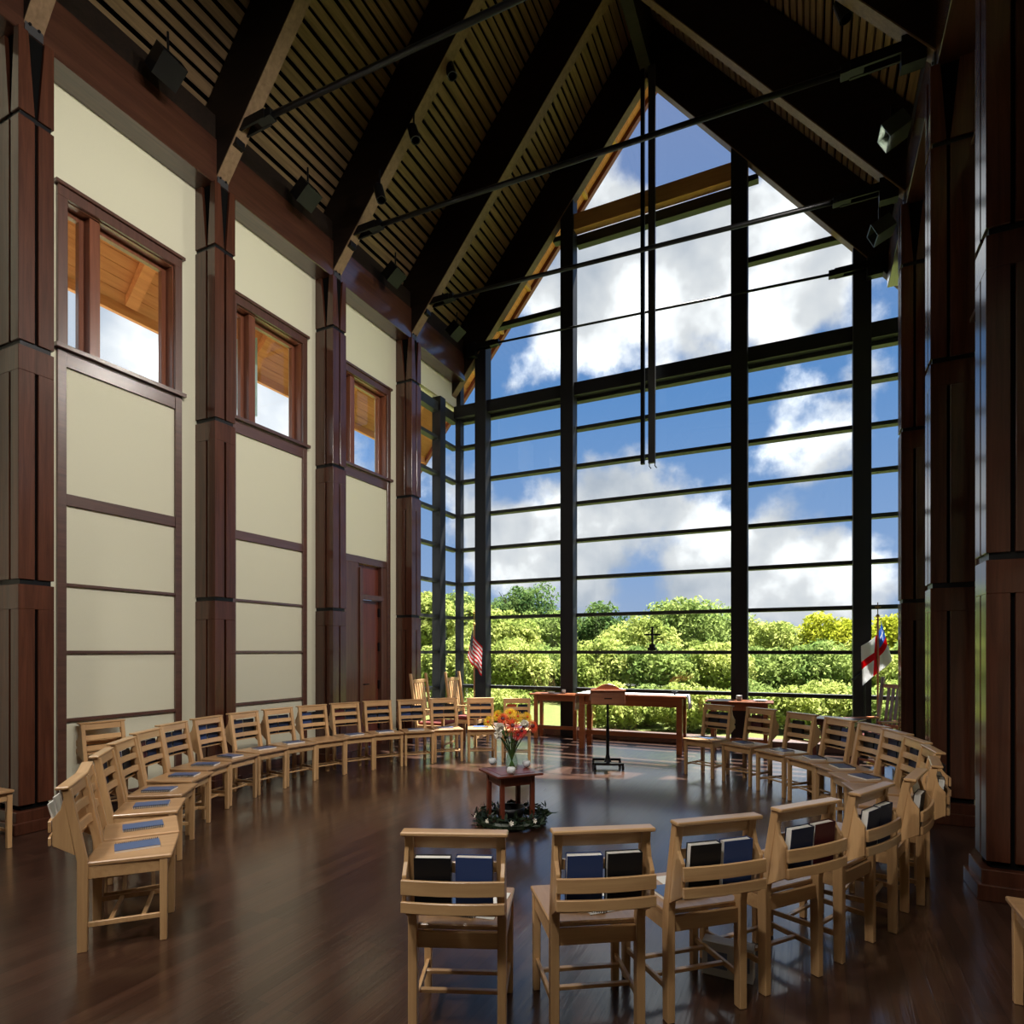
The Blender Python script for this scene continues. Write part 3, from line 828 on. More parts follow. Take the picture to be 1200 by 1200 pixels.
# ================================================================== FURNITURE
# altar
def table_parts(t, hx_, hy_, h, leg, top_th, apron, wood_top, wood_leg, stretch=None, over=.05, legname='leg'):
    MB().box(-hx_ - over, hx_ + over, -hy_ - over, hy_ + over, h - top_th, h).build('table_top', wood_top, t, bevel=.004)
    for sx in (-1, 1):
        for sy in (-1, 1):
            x, y = sx * (hx_ - leg / 2), sy * (hy_ - leg / 2)
            MB().box(x - leg / 2, x + leg / 2, y - leg / 2, y + leg / 2, 0, h - top_th).build(legname, wood_leg, t, bevel=.003)
    m = MB(); z0, z1 = h - top_th - apron, h - top_th
    a = .012
    for sy in (-1, 1): m.box(-hx_ + leg, hx_ - leg, sy * (hy_ - leg / 2) - a, sy * (hy_ - leg / 2) + a, z0, z1)
    for sx in (-1, 1): m.box(sx * (hx_ - leg / 2) - a, sx * (hx_ - leg / 2) + a, -hy_ + leg, hy_ - leg, z0, z1)
    m.build('apron', wood_top, t)
    if stretch:
        m = MB(); z0, z1 = stretch
        for sx in (-1, 1): m.box(sx * (hx_ - leg / 2) - .015, sx * (hx_ - leg / 2) + .015, -hy_ + leg, hy_ - leg, z0, z1)
        m.box(-hx_ + leg / 2, hx_ - leg / 2, -.02, .02, z0, z1)
        m.build('stretcher', wood_top, t)
AZ = math.atan2(.10, 1.5) * .6
altar = thing('altar_table', 'orange brown wooden altar table before the glass wall', 'altar', (-2.48, 9.52, 0), AZ)
table_parts(altar, .80, .25, .87, .085, .03, .14, M['cherry'], M['cherry'], (.20, .27))
cl = thing('altar_cloth', 'white linen cloth hanging over both altar ends', 'cloth', (-2.48, 9.52, .8705), AZ)
def draped():
    m = MB(); n = 40; ny = 10; vs, fs = [], []
    path = [(-.885, -.27), (-.875, -.12), (-.862, -.01), (-.85, .006)] + [(-.8 + 1.6 * k / 20, .006) for k in range(21)] + [(.85, .006), (.862, -.01), (.875, -.10), (.885, -.20)]
    for k, (x, z) in enumerate(path):
        for j in range(ny + 1):
            y = -.21 + .42 * j / ny
            wob = .008 * math.sin(j * 2.1 + (0 if x < 0 else 1)) if z < -.005 else 0
            vs.append((x + wob, y, z))
    for k in range(len(path) - 1):
        for j in range(ny):
            a = k * (ny + 1) + j; fs.append((a, a + 1, a + ny + 2, a + ny + 1))
    return m.add(vs, fs)
dc = draped().build('linen', M['cloth'], cl, smooth=True)
md = dc.modifiers.new('thick', 'SOLIDIFY'); md.thickness = .003; md.offset = 1
# things on the altar
def on_altar(lx, ly): return altar.matrix_basis @ Vector((lx, ly, .882)) if False else Matrix.Translation((-2.48, 9.52, 0)) @ Matrix.Rotation(AZ, 4, 'Z') @ Vector((lx, ly, .882))
b = MB().box(-.11, .11, -.09, .09, 0, .03).build('missal_book', M['page'], bevel=.004); b.location = on_altar(-.62, 0); tag(b, 'open white book lying on the left end of the altar', 'book')
b = MB().lathe([(.03, 0), (.012, .01), (.01, .03), (.035, .045), (.05, .055)], 16).build('small_dish', M['greysteel']); b.location = on_altar(.66, -.05); tag(b, 'small metal dish on the right end of the altar cloth', 'dish')

# left credence table
cr = thing('credence_table', 'orange brown side table against the glass left of the altar', 'table', (-3.98, 10.13, 0), 0)
table_parts(cr, .40, .16, .80, .06, .025, .10, M['cherry'], M['cherry'], (.16, .22), over=.06)
for k, (lx, r_, h_, lb) in enumerate(((.12, .035, .07, 'white cup on the left side table, nearer the altar'), (-.12, .06, .025, 'low white dish in the middle of the left side table'))):
    b = MB().lathe([(r_ * .7, 0), (r_, h_ * .5), (r_, h_), (r_ * .9, h_), (r_ * .85, h_ * .4), (0, h_ * .3)], 16).build('white_cup' if k == 0 else 'white_dish', M['white'], smooth=True)
    b.location = (-3.98 + lx, 10.1, .801); tag(b, lb, 'cup' if k == 0 else 'dish')
# right side table
sd = thing('side_table', 'brown side table behind the right row, before the dark window post', 'table', (-.92, 9.86, 0), .05)
table_parts(sd, .40, .17, .80, .06, .022, .12, M['cherry'], M['cherry'], (.16, .22), over=.08)
b = MB().lathe([(.03, 0), (.045, .03), (.045, .075), (.04, .075), (.038, .02), (0, .012)], 16).build('votive_cup', M['white'], smooth=True); b.location = (-.92, 9.84, .801)
tag(b, 'small white votive cup on the right side table', 'cup')
b = MB().lathe([(.05, 0), (.10, .018), (.098, .02), (.045, .006)], 20).build('flat_plate', M['white'], smooth=True); b.location = (-.62, 9.84, .801)
tag(b, 'flat pale plate on the right side table', 'plate')

# lectern on casters
lec = thing('lectern', 'wooden reading stand with arched panel on a black wheeled pole', 'lectern', (-2.38, 7.86, 0), R(22))
m = MB(); m.tube([(0, 0, .10), (0, 0, .55)], .022, 12); m.tube([(0, 0, .5), (0, 0, .92)], .016, 12); m.lathe([(.05, .08), (.035, .12), (.024, .17)], 14)
m.build('pole', M['steel'], lec, smooth=False)
m = MB(); m.box(-.025, .025, -.20, .20, .065, .095)
m.beam((-.19, -.18, .08), (.19, -.18, .08), .045, .03); m.beam((-.19, .18, .08), (.19, .18, .08), .045, .03)
sf_ = m.build('stand_foot', M['steel'], lec, bevel=.003)
for x in (-.18, .18):
    for y in (-.18, .18):
        MB().tube([(x - .014, y, .034), (x + .014, y, .034)], .033, 14).build('caster', M['steel'], sf_)
m = MB()
arch = [(-.225, 0), (.225, 0), (.225, .20), (.15, .215), (.09, .25), (.04, .268), (0, .272), (-.04, .268), (-.09, .25), (-.15, .215), (-.225, .20)]
m.prism(arch, 'y', -.011, .011)
pn = m.build('front_panel', M['cherry'], lec, bevel=.003)
pn.matrix_local = Matrix.Translation((0, -.075, .85)) @ Matrix.Rotation(R(-14), 4, 'X')
ds = MB().box(-.23, .23, -.17, .17, -.011, .011).build('reading_board', M['cherry'], lec, bevel=.003)
ds.matrix_local = Matrix.Translation((0, .08, .96)) @ Matrix.Rotation(R(-26), 4, 'X')
MB().box(-.05, .05, -.07, .04, .90, .93).build('bracket', M['steel'], lec)

# small centre table
ct_c = at_z(598, 965, 0)
yaw_t = YAW + R(-20) + PI / 4 + R(0)
ct = thing('plant_stand', 'small square dark red wooden table in the middle of the ring', 'table', (-2.40, 4.94, 0), yaw_t)
table_parts(ct, .165, .165, .475, .038, .02, .085, M['mahogany'], M['mahogany'], over=.055)
MB().box(-.165, .165, -.165, .165, .4751, .4775).build('red_inlay', M['redtop'], ct)
CT = Vector((-2.40, 4.94, 0)); TZ = .478

# wreath around the legs
wr = thing('leaf_wreath', 'dark green leaf wreath with white blossoms around the small table legs', 'wreath', (-2.40, 4.94, 0))
m = MB(); rw = random.Random(5)
for k in range(620):
    a = rw.uniform(0, 2 * PI); rad = .275 + rw.gauss(0, .035)
    if abs(rad - .275) > .09: rad = .275
    z = rw.uniform(.01, .12); p = Vector((rad * math.cos(a), rad * math.sin(a), z))
    dr = Vector((rw.gauss(0, 1), rw.gauss(0, 1), abs(rw.gauss(.2, .6)))).normalized()
    l = rw.uniform(.04, .085); sd_ = dr.cross(Vector((rw.random(), rw.random(), rw.random()))).normalized() * l * .2
    q = p + dr * l
    m.add([p, p + dr * l * .5 + sd_, q, p + dr * l * .5 - sd_], [(0, 1, 2, 3)])
m.build('foliage', M['wreathleaf'], wr)
MB().tube([(.275 * math.cos(a), .275 * math.sin(a), .045) for a in [2 * PI * k / 24 for k in range(25)]], .032, 8).build('vine_ring', M['wreathleaf'], wr)
for k in range(9):
    a = 2 * PI * k / 9 + .3; mm = MB()
    for q in range(6):
        b_ = 2 * PI * q / 6
        mm.add([(0, 0, 0), (.018 * math.cos(b_ - .4), .018 * math.sin(b_ - .4), .012), (.026 * math.cos(b_), .026 * math.sin(b_), .010), (.018 * math.cos(b_ + .4), .018 * math.sin(b_ + .4), .012)], [(0, 1, 2, 3)])
    bl = mm.build('white_blossom', M['whitepetal'], wr)
    bl.matrix_local = Matrix.Translation((.31 * math.cos(a), .31 * math.sin(a), .085)) @ Matrix.Rotation(a, 4, 'Z') @ Matrix.Rotation(R(65), 4, 'Y')
b = MB().lathe([(.06, 0), (.10, .03), (.125, .10), (.13, .15), (.12, .15), (.11, .08), (0, .04)], 24).build('dark_bowl', M['steel'], smooth=True); b.location = (-2.40, 4.94, .001)
tag(b, 'dark round bowl on the floor beneath the small centre table', 'bowl')

# vase
vs_ = thing('glass_vase', 'clear flared glass vase on the small centre table', 'vase', (-2.415, 5.00, TZ))
MB().lathe([(.055, 0), (.062, .02), (.058, .06), (.042, .13), (.045, .18), (.065, .25), (.062, .25), (.042, .18), (.039, .13), (.054, .06), (.05, .012), (0, .01)], 28).build('vase_body', M['clear'], vs_, smooth=True)
MB().lathe([(.0, .012), (.048, .014), (.053, .06), (.039, .12), (0, .12)], 24, close=False).build('vase_water', clear_glass('vase_water', (.86, .93, .86)), vs_, smooth=True)
FLOW = [('yellow', 573, 847, .0, .066), ('yellow', 583, 840, .05, .06), ('yellow', 598, 838, .08, .066), ('yellow', 607, 841, .02, .06), ('yellow', 618, 842, .05, .06),
        ('orange', 590, 843, -.03, .062), ('orange', 601, 850, -.09, .072), ('red', 611, 857, -.06, .062), ('orange', 624, 852, .0, .068), ('red', 607, 861, -.09, .054),
        ('white', 586, 853, -.07, .052), ('white', 584, 861, -.09, .042), ('white', 615, 849, -.03, .042)]
posl = ['leftmost and lowest', 'upper left', 'upper middle', 'topmost', 'upper right', 'left of centre', 'front centre', 'below the centre', 'far right', 'lowest right', 'left front', 'lowest left', 'right front']
RV = Vector((CS, SN, 0)); FV = Vector((-SN, CS, 0))
base = Vector((-2.415, 5.00, TZ))
for k, (colr, u_, v_, dy, rr) in enumerate(FLOW):
    dx = (u_ - 600) * 5.5 / F_PX; dz = EYE - (v_ - 763) * 5.5 / F_PX - TZ
    head = RV * dx + FV * dy + Vector((0, 0, dz))
    nm = 'carnation' if colr == 'white' else 'gerbera_daisy'
    cn = {'yellow': 'yellow', 'orange': 'orange red', 'red': 'deep red', 'white': 'white'}[colr]
    t = thing(nm, '%s %s in the glass vase, %s of the bunch' % (cn, 'carnation' if colr == 'white' else 'gerbera', posl[k]), 'flower', base, group='flowers in the vase')
    a = Vector((head.x * -.12, head.y * -.12, .02)); mid = Vector((head.x * .18, head.y * .18, .17))
    pth = [a.lerp(mid, q / 4) for q in range(5)] + [mid.lerp(head, q / 5) + Vector((0, 0, .02 * math.sin(q / 5 * PI))) for q in range(1, 6)]
    MB().tube(pth, .0055, 6).build('stem', M['stem'], t)
    lm = MB(); lp = pth[5 + k % 3]; ld = Vector((math.cos(k * 2.4), math.sin(k * 2.4), .5)).normalized(); ls = ld.cross(Vector((0, 0, 1))).normalized()
    lm.add([lp, lp + ld * .05 + ls * .018, lp + ld * .11, lp + ld * .05 - ls * .018], [(0, 1, 2, 3)]); lm.build('leaf', M['stem'], t)
    nrm = (Vector((head.x, head.y, 0)) * 1.2 + Vector((0, 0, .13)) - FV * .22).normalized()
    mt = Matrix.Translation(head) @ nrm.to_track_quat('Z', 'Y').to_matrix().to_4x4()
    mm = MB()
    if colr == 'white':
        rw2 = random.Random(k)
        for q in range(46):
            d_ = Vector((rw2.gauss(0, 1), rw2.gauss(0, 1), rw2.gauss(.4, .8))).normalized(); s_ = d_.orthogonal().normalized()
            s_ = Matrix.Rotation(rw2.uniform(0, 6), 3, d_) @ s_
            p1 = d_ * rr; mm.add([(0, 0, 0), p1 * .8 + s_ * rr * .4, p1 + d_.cross(s_) * rr * .15, p1 * .8 - s_ * rr * .4], [(0, 1, 2, 3)])
        pt = mm.build('petals', M['whitepetal'], t)
    else:
        for ring, (n_, l_, up_) in enumerate(((20, 1.0, .10), (16, .8, .30), (12, .5, .55))):
            for q in range(n_):
                b_ = 2 * PI * (q + ring * .4) / n_; w_ = 2.6 / n_
                def PP(s, d, z): return (s * rr * math.cos(b_ + d), s * rr * math.sin(b_ + d), z * rr)
                mm.add([PP(.12, 0, 0), PP(l_ * .6, -w_ * .6, up_ * .7), PP(l_ * .92, -w_ * .32, up_), PP(l_, 0, up_ * .95), PP(l_ * .92, w_ * .32, up_), PP(l_ * .6, w_ * .6, up_ * .7)], [(0, 1, 2, 3, 4, 5)])
        pt = mm.build('petals', M[{'yellow': 'yellow', 'orange': 'orange', 'red': 'redpetal'}[colr]], t)
        kc = .5 if colr == 'yellow' else 1.0
        ce = MB().lathe([(.28 * rr * kc, 0.05 * rr), (.24 * rr * kc, .3 * rr), (.1 * rr * kc, .38 * rr), (0, .38 * rr)], 12).build('flower_centre', M['orange'] if colr == 'yellow' else M['bookred'], pt)
    pt.matrix_local = mt
# vase leaves
for k, (dx, dy, lb) in enumerate(((-.11, -.02, 'left'), (.12, .0, 'right'))):
    pos = RV * dx + FV * dy
    for lx, lr, nm in ():
        pass
for k, (u_, v_, lb) in enumerate(((577, 896, 'left of the vase'), (599, 907, 'in front of the vase'), (617, 899, 'right of the vase'))):
    p = at_z(u_, v_, TZ)
    b = MB().lathe([(.018, 0), (.034, .018), (.038, .036), (.032, .058), (.029, .058), (.034, .036), (.03, .02), (0, .008)], 18).build('glass_votive', M['frosted'], smooth=True)
    b.location = (p.x, p.y, TZ); tag(b, 'small round frosted glass votive %s' % lb, 'candle holder', 'glass votives on the small table')
    MB().lathe([(.018, .009), (.022, .022), (0, .026)], 12).build('candle_wax', M['white'], b)

# tall-backed armchairs
tc0 = thing('tall_armchair', 'x', 'armchair')
def make_tall(t, oak='oak', oakx='oakx'):
    for s in (-1, 1):
        x = s * .25
        MB().prism([(-.24, 0), (-.195, 0), (-.20, .42), (-.31, 1.20), (-.345, 1.20), (-.245, .45)], 'x', x - .02, x + .02).build('back_post', M[oak], t, bevel=.003)
        MB().box(x - .02, x + .02, .20, .24, 0, .64).build('front_leg', M[oak], t, bevel=.003)
        MB().box(x - .028, x + .028, -.24, .27, .64, .665).build('armrest', M[oakx], t, bevel=.004)
    st_ = MB().box(-.25, .25, -.22, .23, .36, .42).build('seat', M[oakx], t, bevel=.004)
    MB().box(-.22, .22, -.20, .22, .42, .47).build('seat_cushion', M['cushion'], st_, bevel=.015)
    for z in (.55, 1.08):
        y = -.225 - (z - .42) * .138
        MB().box(-.23, .23, y - .012, y + .012, z - .025, z + .025).build('back_rail', M[oakx], t, bevel=.003)
    for x in (-.14, -.07, 0, .07, .14):
        MB().beam((x, -.243, .55), (x, -.316, 1.08), .045, .012, up=(0, 1, 0)).build('back_slat', M[oak], t, bevel=.002)
    MB().box(-.24, .24, .21, .23, .12, .15).build('stretcher', M[oakx], t)
make_tall(tc0)
tc0.location = (-5.18, 8.05, 0); tc0.rotation_euler = (0, 0, face_rot(.98, .11))
tag(tc0, 'tall slat backed armchair behind the left row, nearest the last column', 'armchair', 'tall armchairs')
t2 = copy_tree(tc0); t2.location = (-5.08, 8.9, 0); t2.rotation_euler = (0, 0, face_rot(.97, .08))
t2['label'] = 'tall slat backed armchair below the striped flag'
t3 = thing('tall_armchair', 'x', 'armchair', group='tall armchairs'); make_tall(t3, 'mahogany', 'cherry'); t3.location = (.86, 9.28, 0); t3.rotation_euler = (0, 0, face_rot(-.75, -.66))
t3['label'] = 'dark red tall armchair in the right corner beneath the flag'

# small desk at right
dk = thing('writing_desk', 'small wooden desk with overhanging top behind the right row', 'desk', (.33, 8.55, 0), -.35)
table_parts(dk, .22, .15, .72, .04, .02, .07, M['mahogany'], M['mahogany'], over=.06)

# microphone stand
mp_ = at_d(1003, 782, 8.9)
ms = thing('microphone_stand', 'thin black microphone stand beside the right window post', 'microphone stand', (mp_.x + .12, mp_.y + .1, 0))
MB().tube([(0, 0, .02), (0, 0, 1.25)], .01, 8).build('pole', M['steel'], ms)
MB().lathe([(.13, 0), (.13, .015), (.02, .03)], 20).build('round_foot', M['steel'], ms)
MB().tube([(.06, .02, 1.30), (-.02, 0, 1.24), (-.12, -.03, 1.16)], .016, 8).build('boom', M['steel'], ms)
MB().tube([(-.12, -.03, 1.16), (-.17, -.045, 1.12)], [.018, .022], 10).build('microphone', M['steel'], ms)

# white carton on the floor
bx = at_z(852, 1150, 0)
ca = thing('white_box', 'white printed box on the floor between the third and fourth front chairs', 'box', (bx.x, bx.y + .06, 0), YAW + R(-28))
MB().box(-.115, .115, -.04, .04, .001, .16).build('carton', M['carton'], ca, bevel=.002)
MB().box(-.09, .0, -.042, -.0402, .04, .12).build('printed_panel', M['cartonprint'], ca)
MB().box(.03, .10, -.042, -.0402, .05, .14).build('printed_panel', M['cartonprint'], ca)

# ------------------------------------------------------------------ flags
def flag(loc, label, style, rz, h, topz):
    t = thing('flag', label, 'flag', loc, rz)
    MB().lathe([(.14, 0), (.14, .02), (.05, .05), (.02, .10)], 20).build('flag_base', M['brass'], t, smooth=True)
    fp_ = MB().tube([(0, 0, .05), (0, 0, topz)], .012, 8).build('flagpole', M['cherry'], t)
    m = MB(); m.lathe([(.004, 0), (.028, .02), (.028, .035), (.008, .06)], 12, (0, 0, topz))
    m.box(-.006, .006, -.006, .006, topz + .06, topz + .22)
    if style == 'church': m.box(-.035, .035, -.005, .005, topz + .15, topz + .162)
    else: m.lathe([(.003, 0), (.02, .03), (.003, .09)], 10, (0, 0, topz + .2))
    m.build('finial', M['brass'], fp_)
    nS, nT = 60, 52; fl = .95; ho = .60
    vs, fs, mi = [], [], []
    for i in range(nS + 1):
        s = i / nS
        for j in range(nT + 1):
            q = j / nT
            down = q * .52 + s * .50
            w_ = min(1.0, .22 + down * 1.6) * (.36 if style == 'church' else .29)
            z = topz - .03 - q * ho * .92 - s * .40 + .05 * s * s
            lat = w_ * (s - .46) + .012 * math.sin(s * 8 + q * 3) * down
            dep = .035 * math.sin(s * 11 + q * 1.2) * min(1, .3 + down) + .012 * math.sin(q * 9) * s
            vs.append((lat, dep, z))
    for i in range(nS):
        for j in range(nT):
            a = i * (nT + 1) + j
            s, q = (i + .5) / nS, (j + .5) / nT
            if style == 'us':
                if s < .40 and q < 7 / 13:
                    k = 2
                    cx, cy = s / .40 * 11, q / (7 / 13) * 9
                    ix, iy = round(cx - .5), round(cy - .5)
                    if (ix + iy) % 2 == 0 and abs(cx - .5 - ix) < .36 and abs(cy - .5 - iy) < .36 and 0 <= ix < 11 and 0 <= iy < 9: k = 1
                else: k = 0 if int(q * 13) % 2 == 0 else 1
            else:
                if s < .41 and q < .41:
                    k = 2
                    if abs(s - .2) < .02 and .06 < q < .35 or abs(q - .2) < .03 and .06 < s < .35: k = 1
                elif abs(q - .5) < .09 or abs(s - .5) < .09: k = 0
                else: k = 1
            m_ = k; fs.append((a, a + 1, a + nT + 2, a + nT + 1)); mi.append(m_)
    mm = MB(); mm.v = vs; mm.f = fs; mm.mi = mi
    cloth = mm.build('flag_cloth', [M['flag_red'], M['flag_white'], M['flag_navy'] if style == 'us' else M['flag_blue']], t, smooth=True)
    md = cloth.modifiers.new('thick', 'SOLIDIFY'); md.thickness = .002
    return t
flag((-5.53, 9.85, 0), 'red white and navy striped flag on a pole at the left glass corner', 'us', YAW + R(-12), .6, 2.02)
flag((.885, 9.75, 0), 'white flag with red cross and light blue corner at right', 'church', YAW + R(150), .6, 2.0)

# ------------------------------------------------------------------ roof light fixtures, plus added rear fill spots
def lamp_fixture(name, label, loc, target, power, angle, mat, colr=(1, .86, .68), blend=.6, size=.25, group=None, box=True):
    loc, target = Vector(loc), Vector(target)
    d_ = (target - loc).normalized()
    t = thing(name, label, 'light', loc, group=group)
    q = d_.to_track_quat('-Z', 'Y').to_matrix().to_4x4()
    m = MB()
    if box:
        m.box(-.13, .13, -.09, -.08, -.09, .14); m.box(-.13, .13, .08, .09, -.09, .14); m.box(-.13, -.12, -.08, .08, -.09, .14); m.box(.12, .13, -.08, .08, -.09, .14); m.box(-.13, .13, -.09, .09, .14, .15)
    else:
        m.lathe([(.055, -.10), (.065, -.10), (.065, .10), (.03, .14), (0, .14)], 16, close=False)
    hs = m.build('lamp_housing', mat, t); hs.matrix_local = q
    MB().tube([(0, 0, .12), (0, 0, .32)], .012, 8).build('lamp_bracket', M['steel'], t)
    if power:
        L = bpy.data.lights.new(name + '_light', 'SPOT'); L.energy = power; L.spot_size = angle; L.spot_blend = blend
        L.color = colr; L.shadow_soft_size = size
        lo = bpy.data.objects.new(name + '_light', L); C.objects.link(lo)
        lo.parent = t; lo.matrix_local = q
    return t
K = .44
WARM = (1.0, .93, .84)
for k, (y, p, tg, nm) in enumerate(((1.2, 1250, (-6.3, 2.9, 3.0), 'nearest the camera'), (2.7, 1500, (-6.3, 4.4, 3.3), 'second from the camera'), (4.3, 1500, (-6.3, 6.0, 3.3), 'third from the camera'), (8.0, 900, (-6.3, 7.6, 3.3), 'fourth from the camera'), (9.3, 0, (-6.3, 8.6, 3.3), 'farthest'))):
    lamp_fixture('flood_light', 'grey green box floodlight under the right eave, %s' % nm, (.86, y, 7.35 if 7 < y < 9 else 7.05), tg, p * K, R(85), M['greenmetal'], WARM, group='right eave floodlights')
for k, (y, nm) in enumerate(((4.0, 'nearest the camera'), (5.9, 'second from the camera'), (7.75, 'third from the camera'), (9.6, 'farthest'))):
    lamp_fixture('flood_light', 'black box floodlight on the left eave beam, %s' % nm, (-5.75, y, 7.42), (-3, y, 9.5), 0, R(80), M['steel'], group='left eave floodlights')
for k, (x, y, tg, p) in enumerate(((-3.9, -.6, (-1.2, 2.2, .5), 1400), (-.9, -1.2, (-.4, 2.7, .6), 1400), (-4.4, .2, (-4.2, 3.0, .4), 1200), (.5, -.9, (.3, 3.8, .6), 350))):  # out-of-view fill spots added to brighten the near chairs
    lamp_fixture('spotlight', 'unseen black spotlight added to light the near chairs, %s' % ['left of centre', 'right of centre', 'far left', 'far right'][k], (x, y, 6.6), tg, p * K, R(60), M['steel'], WARM, box=False, group='added rear fill spotlights')
for k, (u_, v_, D_, nm) in enumerate(((485, 157, 8.0, 'upper of two on the second left rafter'), (445, 227, 8.0, 'lower of two on the second left rafter'), (988, 12, 6.1, 'on the right slope at the top edge'), (528, 82, 8.0, 'highest on the second left rafter'))):
    p = at_d(u_, v_, D_)
    lamp_fixture('spotlight', 'small black spotlight %s' % nm, p, p + Vector((.3, 0, -1)), 0, R(60), M['steel'], box=False, group='rafter spotlights')

# ================================================================== OUTDOORS
def ground_z(x, y):
    d_ = math.hypot(x, y - 8)
    return -.55 - .02 * max(0, d_ - 6) + .25 * math.sin(x * .11) * math.cos(y * .09)
m = MB(); n = 48; vs, fs = [], []
for i in range(n + 1):
    for j in range(n + 1):
        x = -70 + 140 * i / n; y = -30 + 130 * j / n
        z = ground_z(x, y)
        if XL - 1.2 < x < XR + 1.2 and y < YF + 1: z = min(z, -.5)
        vs.append((x, y, z))
for i in range(n):
    for j in range(n):
        a = i * (n + 1) + j; fs.append((a, a + n + 1, a + n + 2, a + 1))
o = m.add(vs, fs).build('ground', M['grass'], smooth=True); tag(o, kind='structure')
o = MB().box(-15, XL - .3, -8, 8.0, -1.0, -.25).build('path', flat('pale_bounce_slab', (.36, .34, .31), .9, vary=.1, scale=4)); tag(o, kind='structure')  # unseen slab added to bounce sunlight up onto the left soffit
# foundation under the floor
o = MB().box(XL - .24, XR + .24, YB - .19, YF + .12, -1.6, -.15).build('wall_foundation', M['cream']); tag(o, kind='structure')

def crown_mesh(name, mat, rx, rz_, leaf, nclump, nleaf, seed, core=True):
    g = np.random.default_rng(seed)
    cl = g.normal(size=(nclump, 3)); cl /= np.linalg.norm(cl, axis=1)[:, None]
    rad = .55 + .35 * g.random(nclump)
    cl *= rad[:, None]; cl *= np.array([rx, rx, rz_])
    cr = rx * (.26 + .2 * g.random(nclump))
    idx = g.integers(0, nclump, nleaf)
    d_ = g.normal(size=(nleaf, 3)); d_[:, 2] += .25; d_ /= np.linalg.norm(d_, axis=1)[:, None]
    p = cl[idx] + d_ * (cr[idx] * (.75 + .35 * g.random(nleaf)))[:, None]
    nrm = d_ + .7 * g.normal(size=(nleaf, 3)); nrm /= np.linalg.norm(nrm, axis=1)[:, None]
    t = np.cross(nrm, g.normal(size=(nleaf, 3))); t /= np.linalg.norm(t, axis=1)[:, None]
    b = np.cross(nrm, t)
    s = leaf * (.6 + .8 * g.random(nleaf))[:, None]
    q = np.stack([p - t * s, p + b * s * .45 , p + t * s, p - b * s * .45], 1).reshape(-1, 3)
    me = bpy.data.meshes.new(name)
    me.vertices.add(len(q)); me.vertices.foreach_set('co', q.ravel())
    me.loops.add(len(q)); me.loops.foreach_set('vertex_index', np.arange(len(q)))
    me.polygons.add(nleaf); me.polygons.foreach_set('loop_start', np.arange(0, len(q), 4))
    me.materials.append(mat); me.update(calc_edges=True); me.validate()
    return me
def trunk_mb(h, r, spread, seed):
    g = random.Random(seed); m = MB()
    m.tube([(0, 0, -.3), (.05 * h * g.uniform(-1, 1) * .3, 0, h * .4), (0, 0, h * .8)], [r, r * .75, r * .35], 9)
    for k in range(6):
        a = g.uniform(0, 6.28); z = h * g.uniform(.35, .6)
        m.tube([(0, 0, z), (spread * .35 * math.cos(a), spread * .35 * math.sin(a), z + h * .14), (spread * .7 * math.cos(a), spread * .7 * math.sin(a), z + h * .32)], [r * .4, r * .28, r * .1], 6)
    return m
def tree(label, u, D, vtop, rpx, mk, seed, vbot=None, group='trees beyond the glass', leaf=.13, n=15000, name='broadleaf_tree', cat='tree'):
    top = at_d(u, vtop, D)
    x, y, zt = top.x, top.y, top.z
    zg = ground_z(x, y); rx = rpx * D / F_PX
    zb = max(zg + .1, at_d(u, vbot, D).z) if vbot else zg + (zt - zg) * .12
    zc, rz_ = (zt + zb) / 2, (zt - zb) / 2 * 1.0
    t = thing(name, label, cat, (x, y, zg), group=group)
    me = crown_mesh('crown', M[mk], rx, rz_, leaf, 64, n, seed)
    o = bpy.data.objects.new('crown', me); C.objects.link(o); o.parent = t; o.location = (0, 0, zc - zg)
    trunk_mb(zt - zg, .05 * rx + .05, rx, seed).build('trunk', M['bark'], t)
    return t
TREES = [
 ('deep green tree with the highest crown, left of the altar', 612, 46, 682, 42, 'leaf_dark'),
 ('yellow green tree seen through the narrow left front pane', 556, 38, 702, 36, 'leaf_light'),
 ('yellow green tree below the highest dark crown', 588, 34, 722, 44, 'leaf_light'),
 ('mid green tree left of the post left of the altar', 644, 40, 716, 40, 'leaf_mid'),
 ('deep green tree just right of the post left of the altar', 700, 40, 716, 42, 'leaf_dark'),
 ('bright green tree right of the deep green one, behind the cross', 748, 35, 733, 44, 'leaf_light'),
 ('tall mid green tree directly behind the altar centre', 800, 38, 706, 50, 'leaf_mid'),
 ('mid green tree hidden partly by the post right of the altar', 850, 42, 720, 44, 'leaf_mid'),
 ('yellow green round tree right of the post right of the altar', 900, 39, 731, 40, 'leaf_light'),
 ('bright yellow tree between the two right window posts', 976, 37, 726, 42, 'leaf_yellow'),
 ('bright yellow tree in the far right front pane', 1042, 37, 730, 40, 'leaf_yellow'),
 ('pale green tree seen through the left side glass', 508, 30, 688, 36, 'leaf_light'),
 ('mid green tree behind the left corner mullion', 530, 44, 690, 34, 'leaf_mid'),
]
for k, (lb, u_, D_, vt, rp, mk) in enumerate(TREES): tree(lb, u_, D_, vt, rp, mk, 20 + k, n=17000)
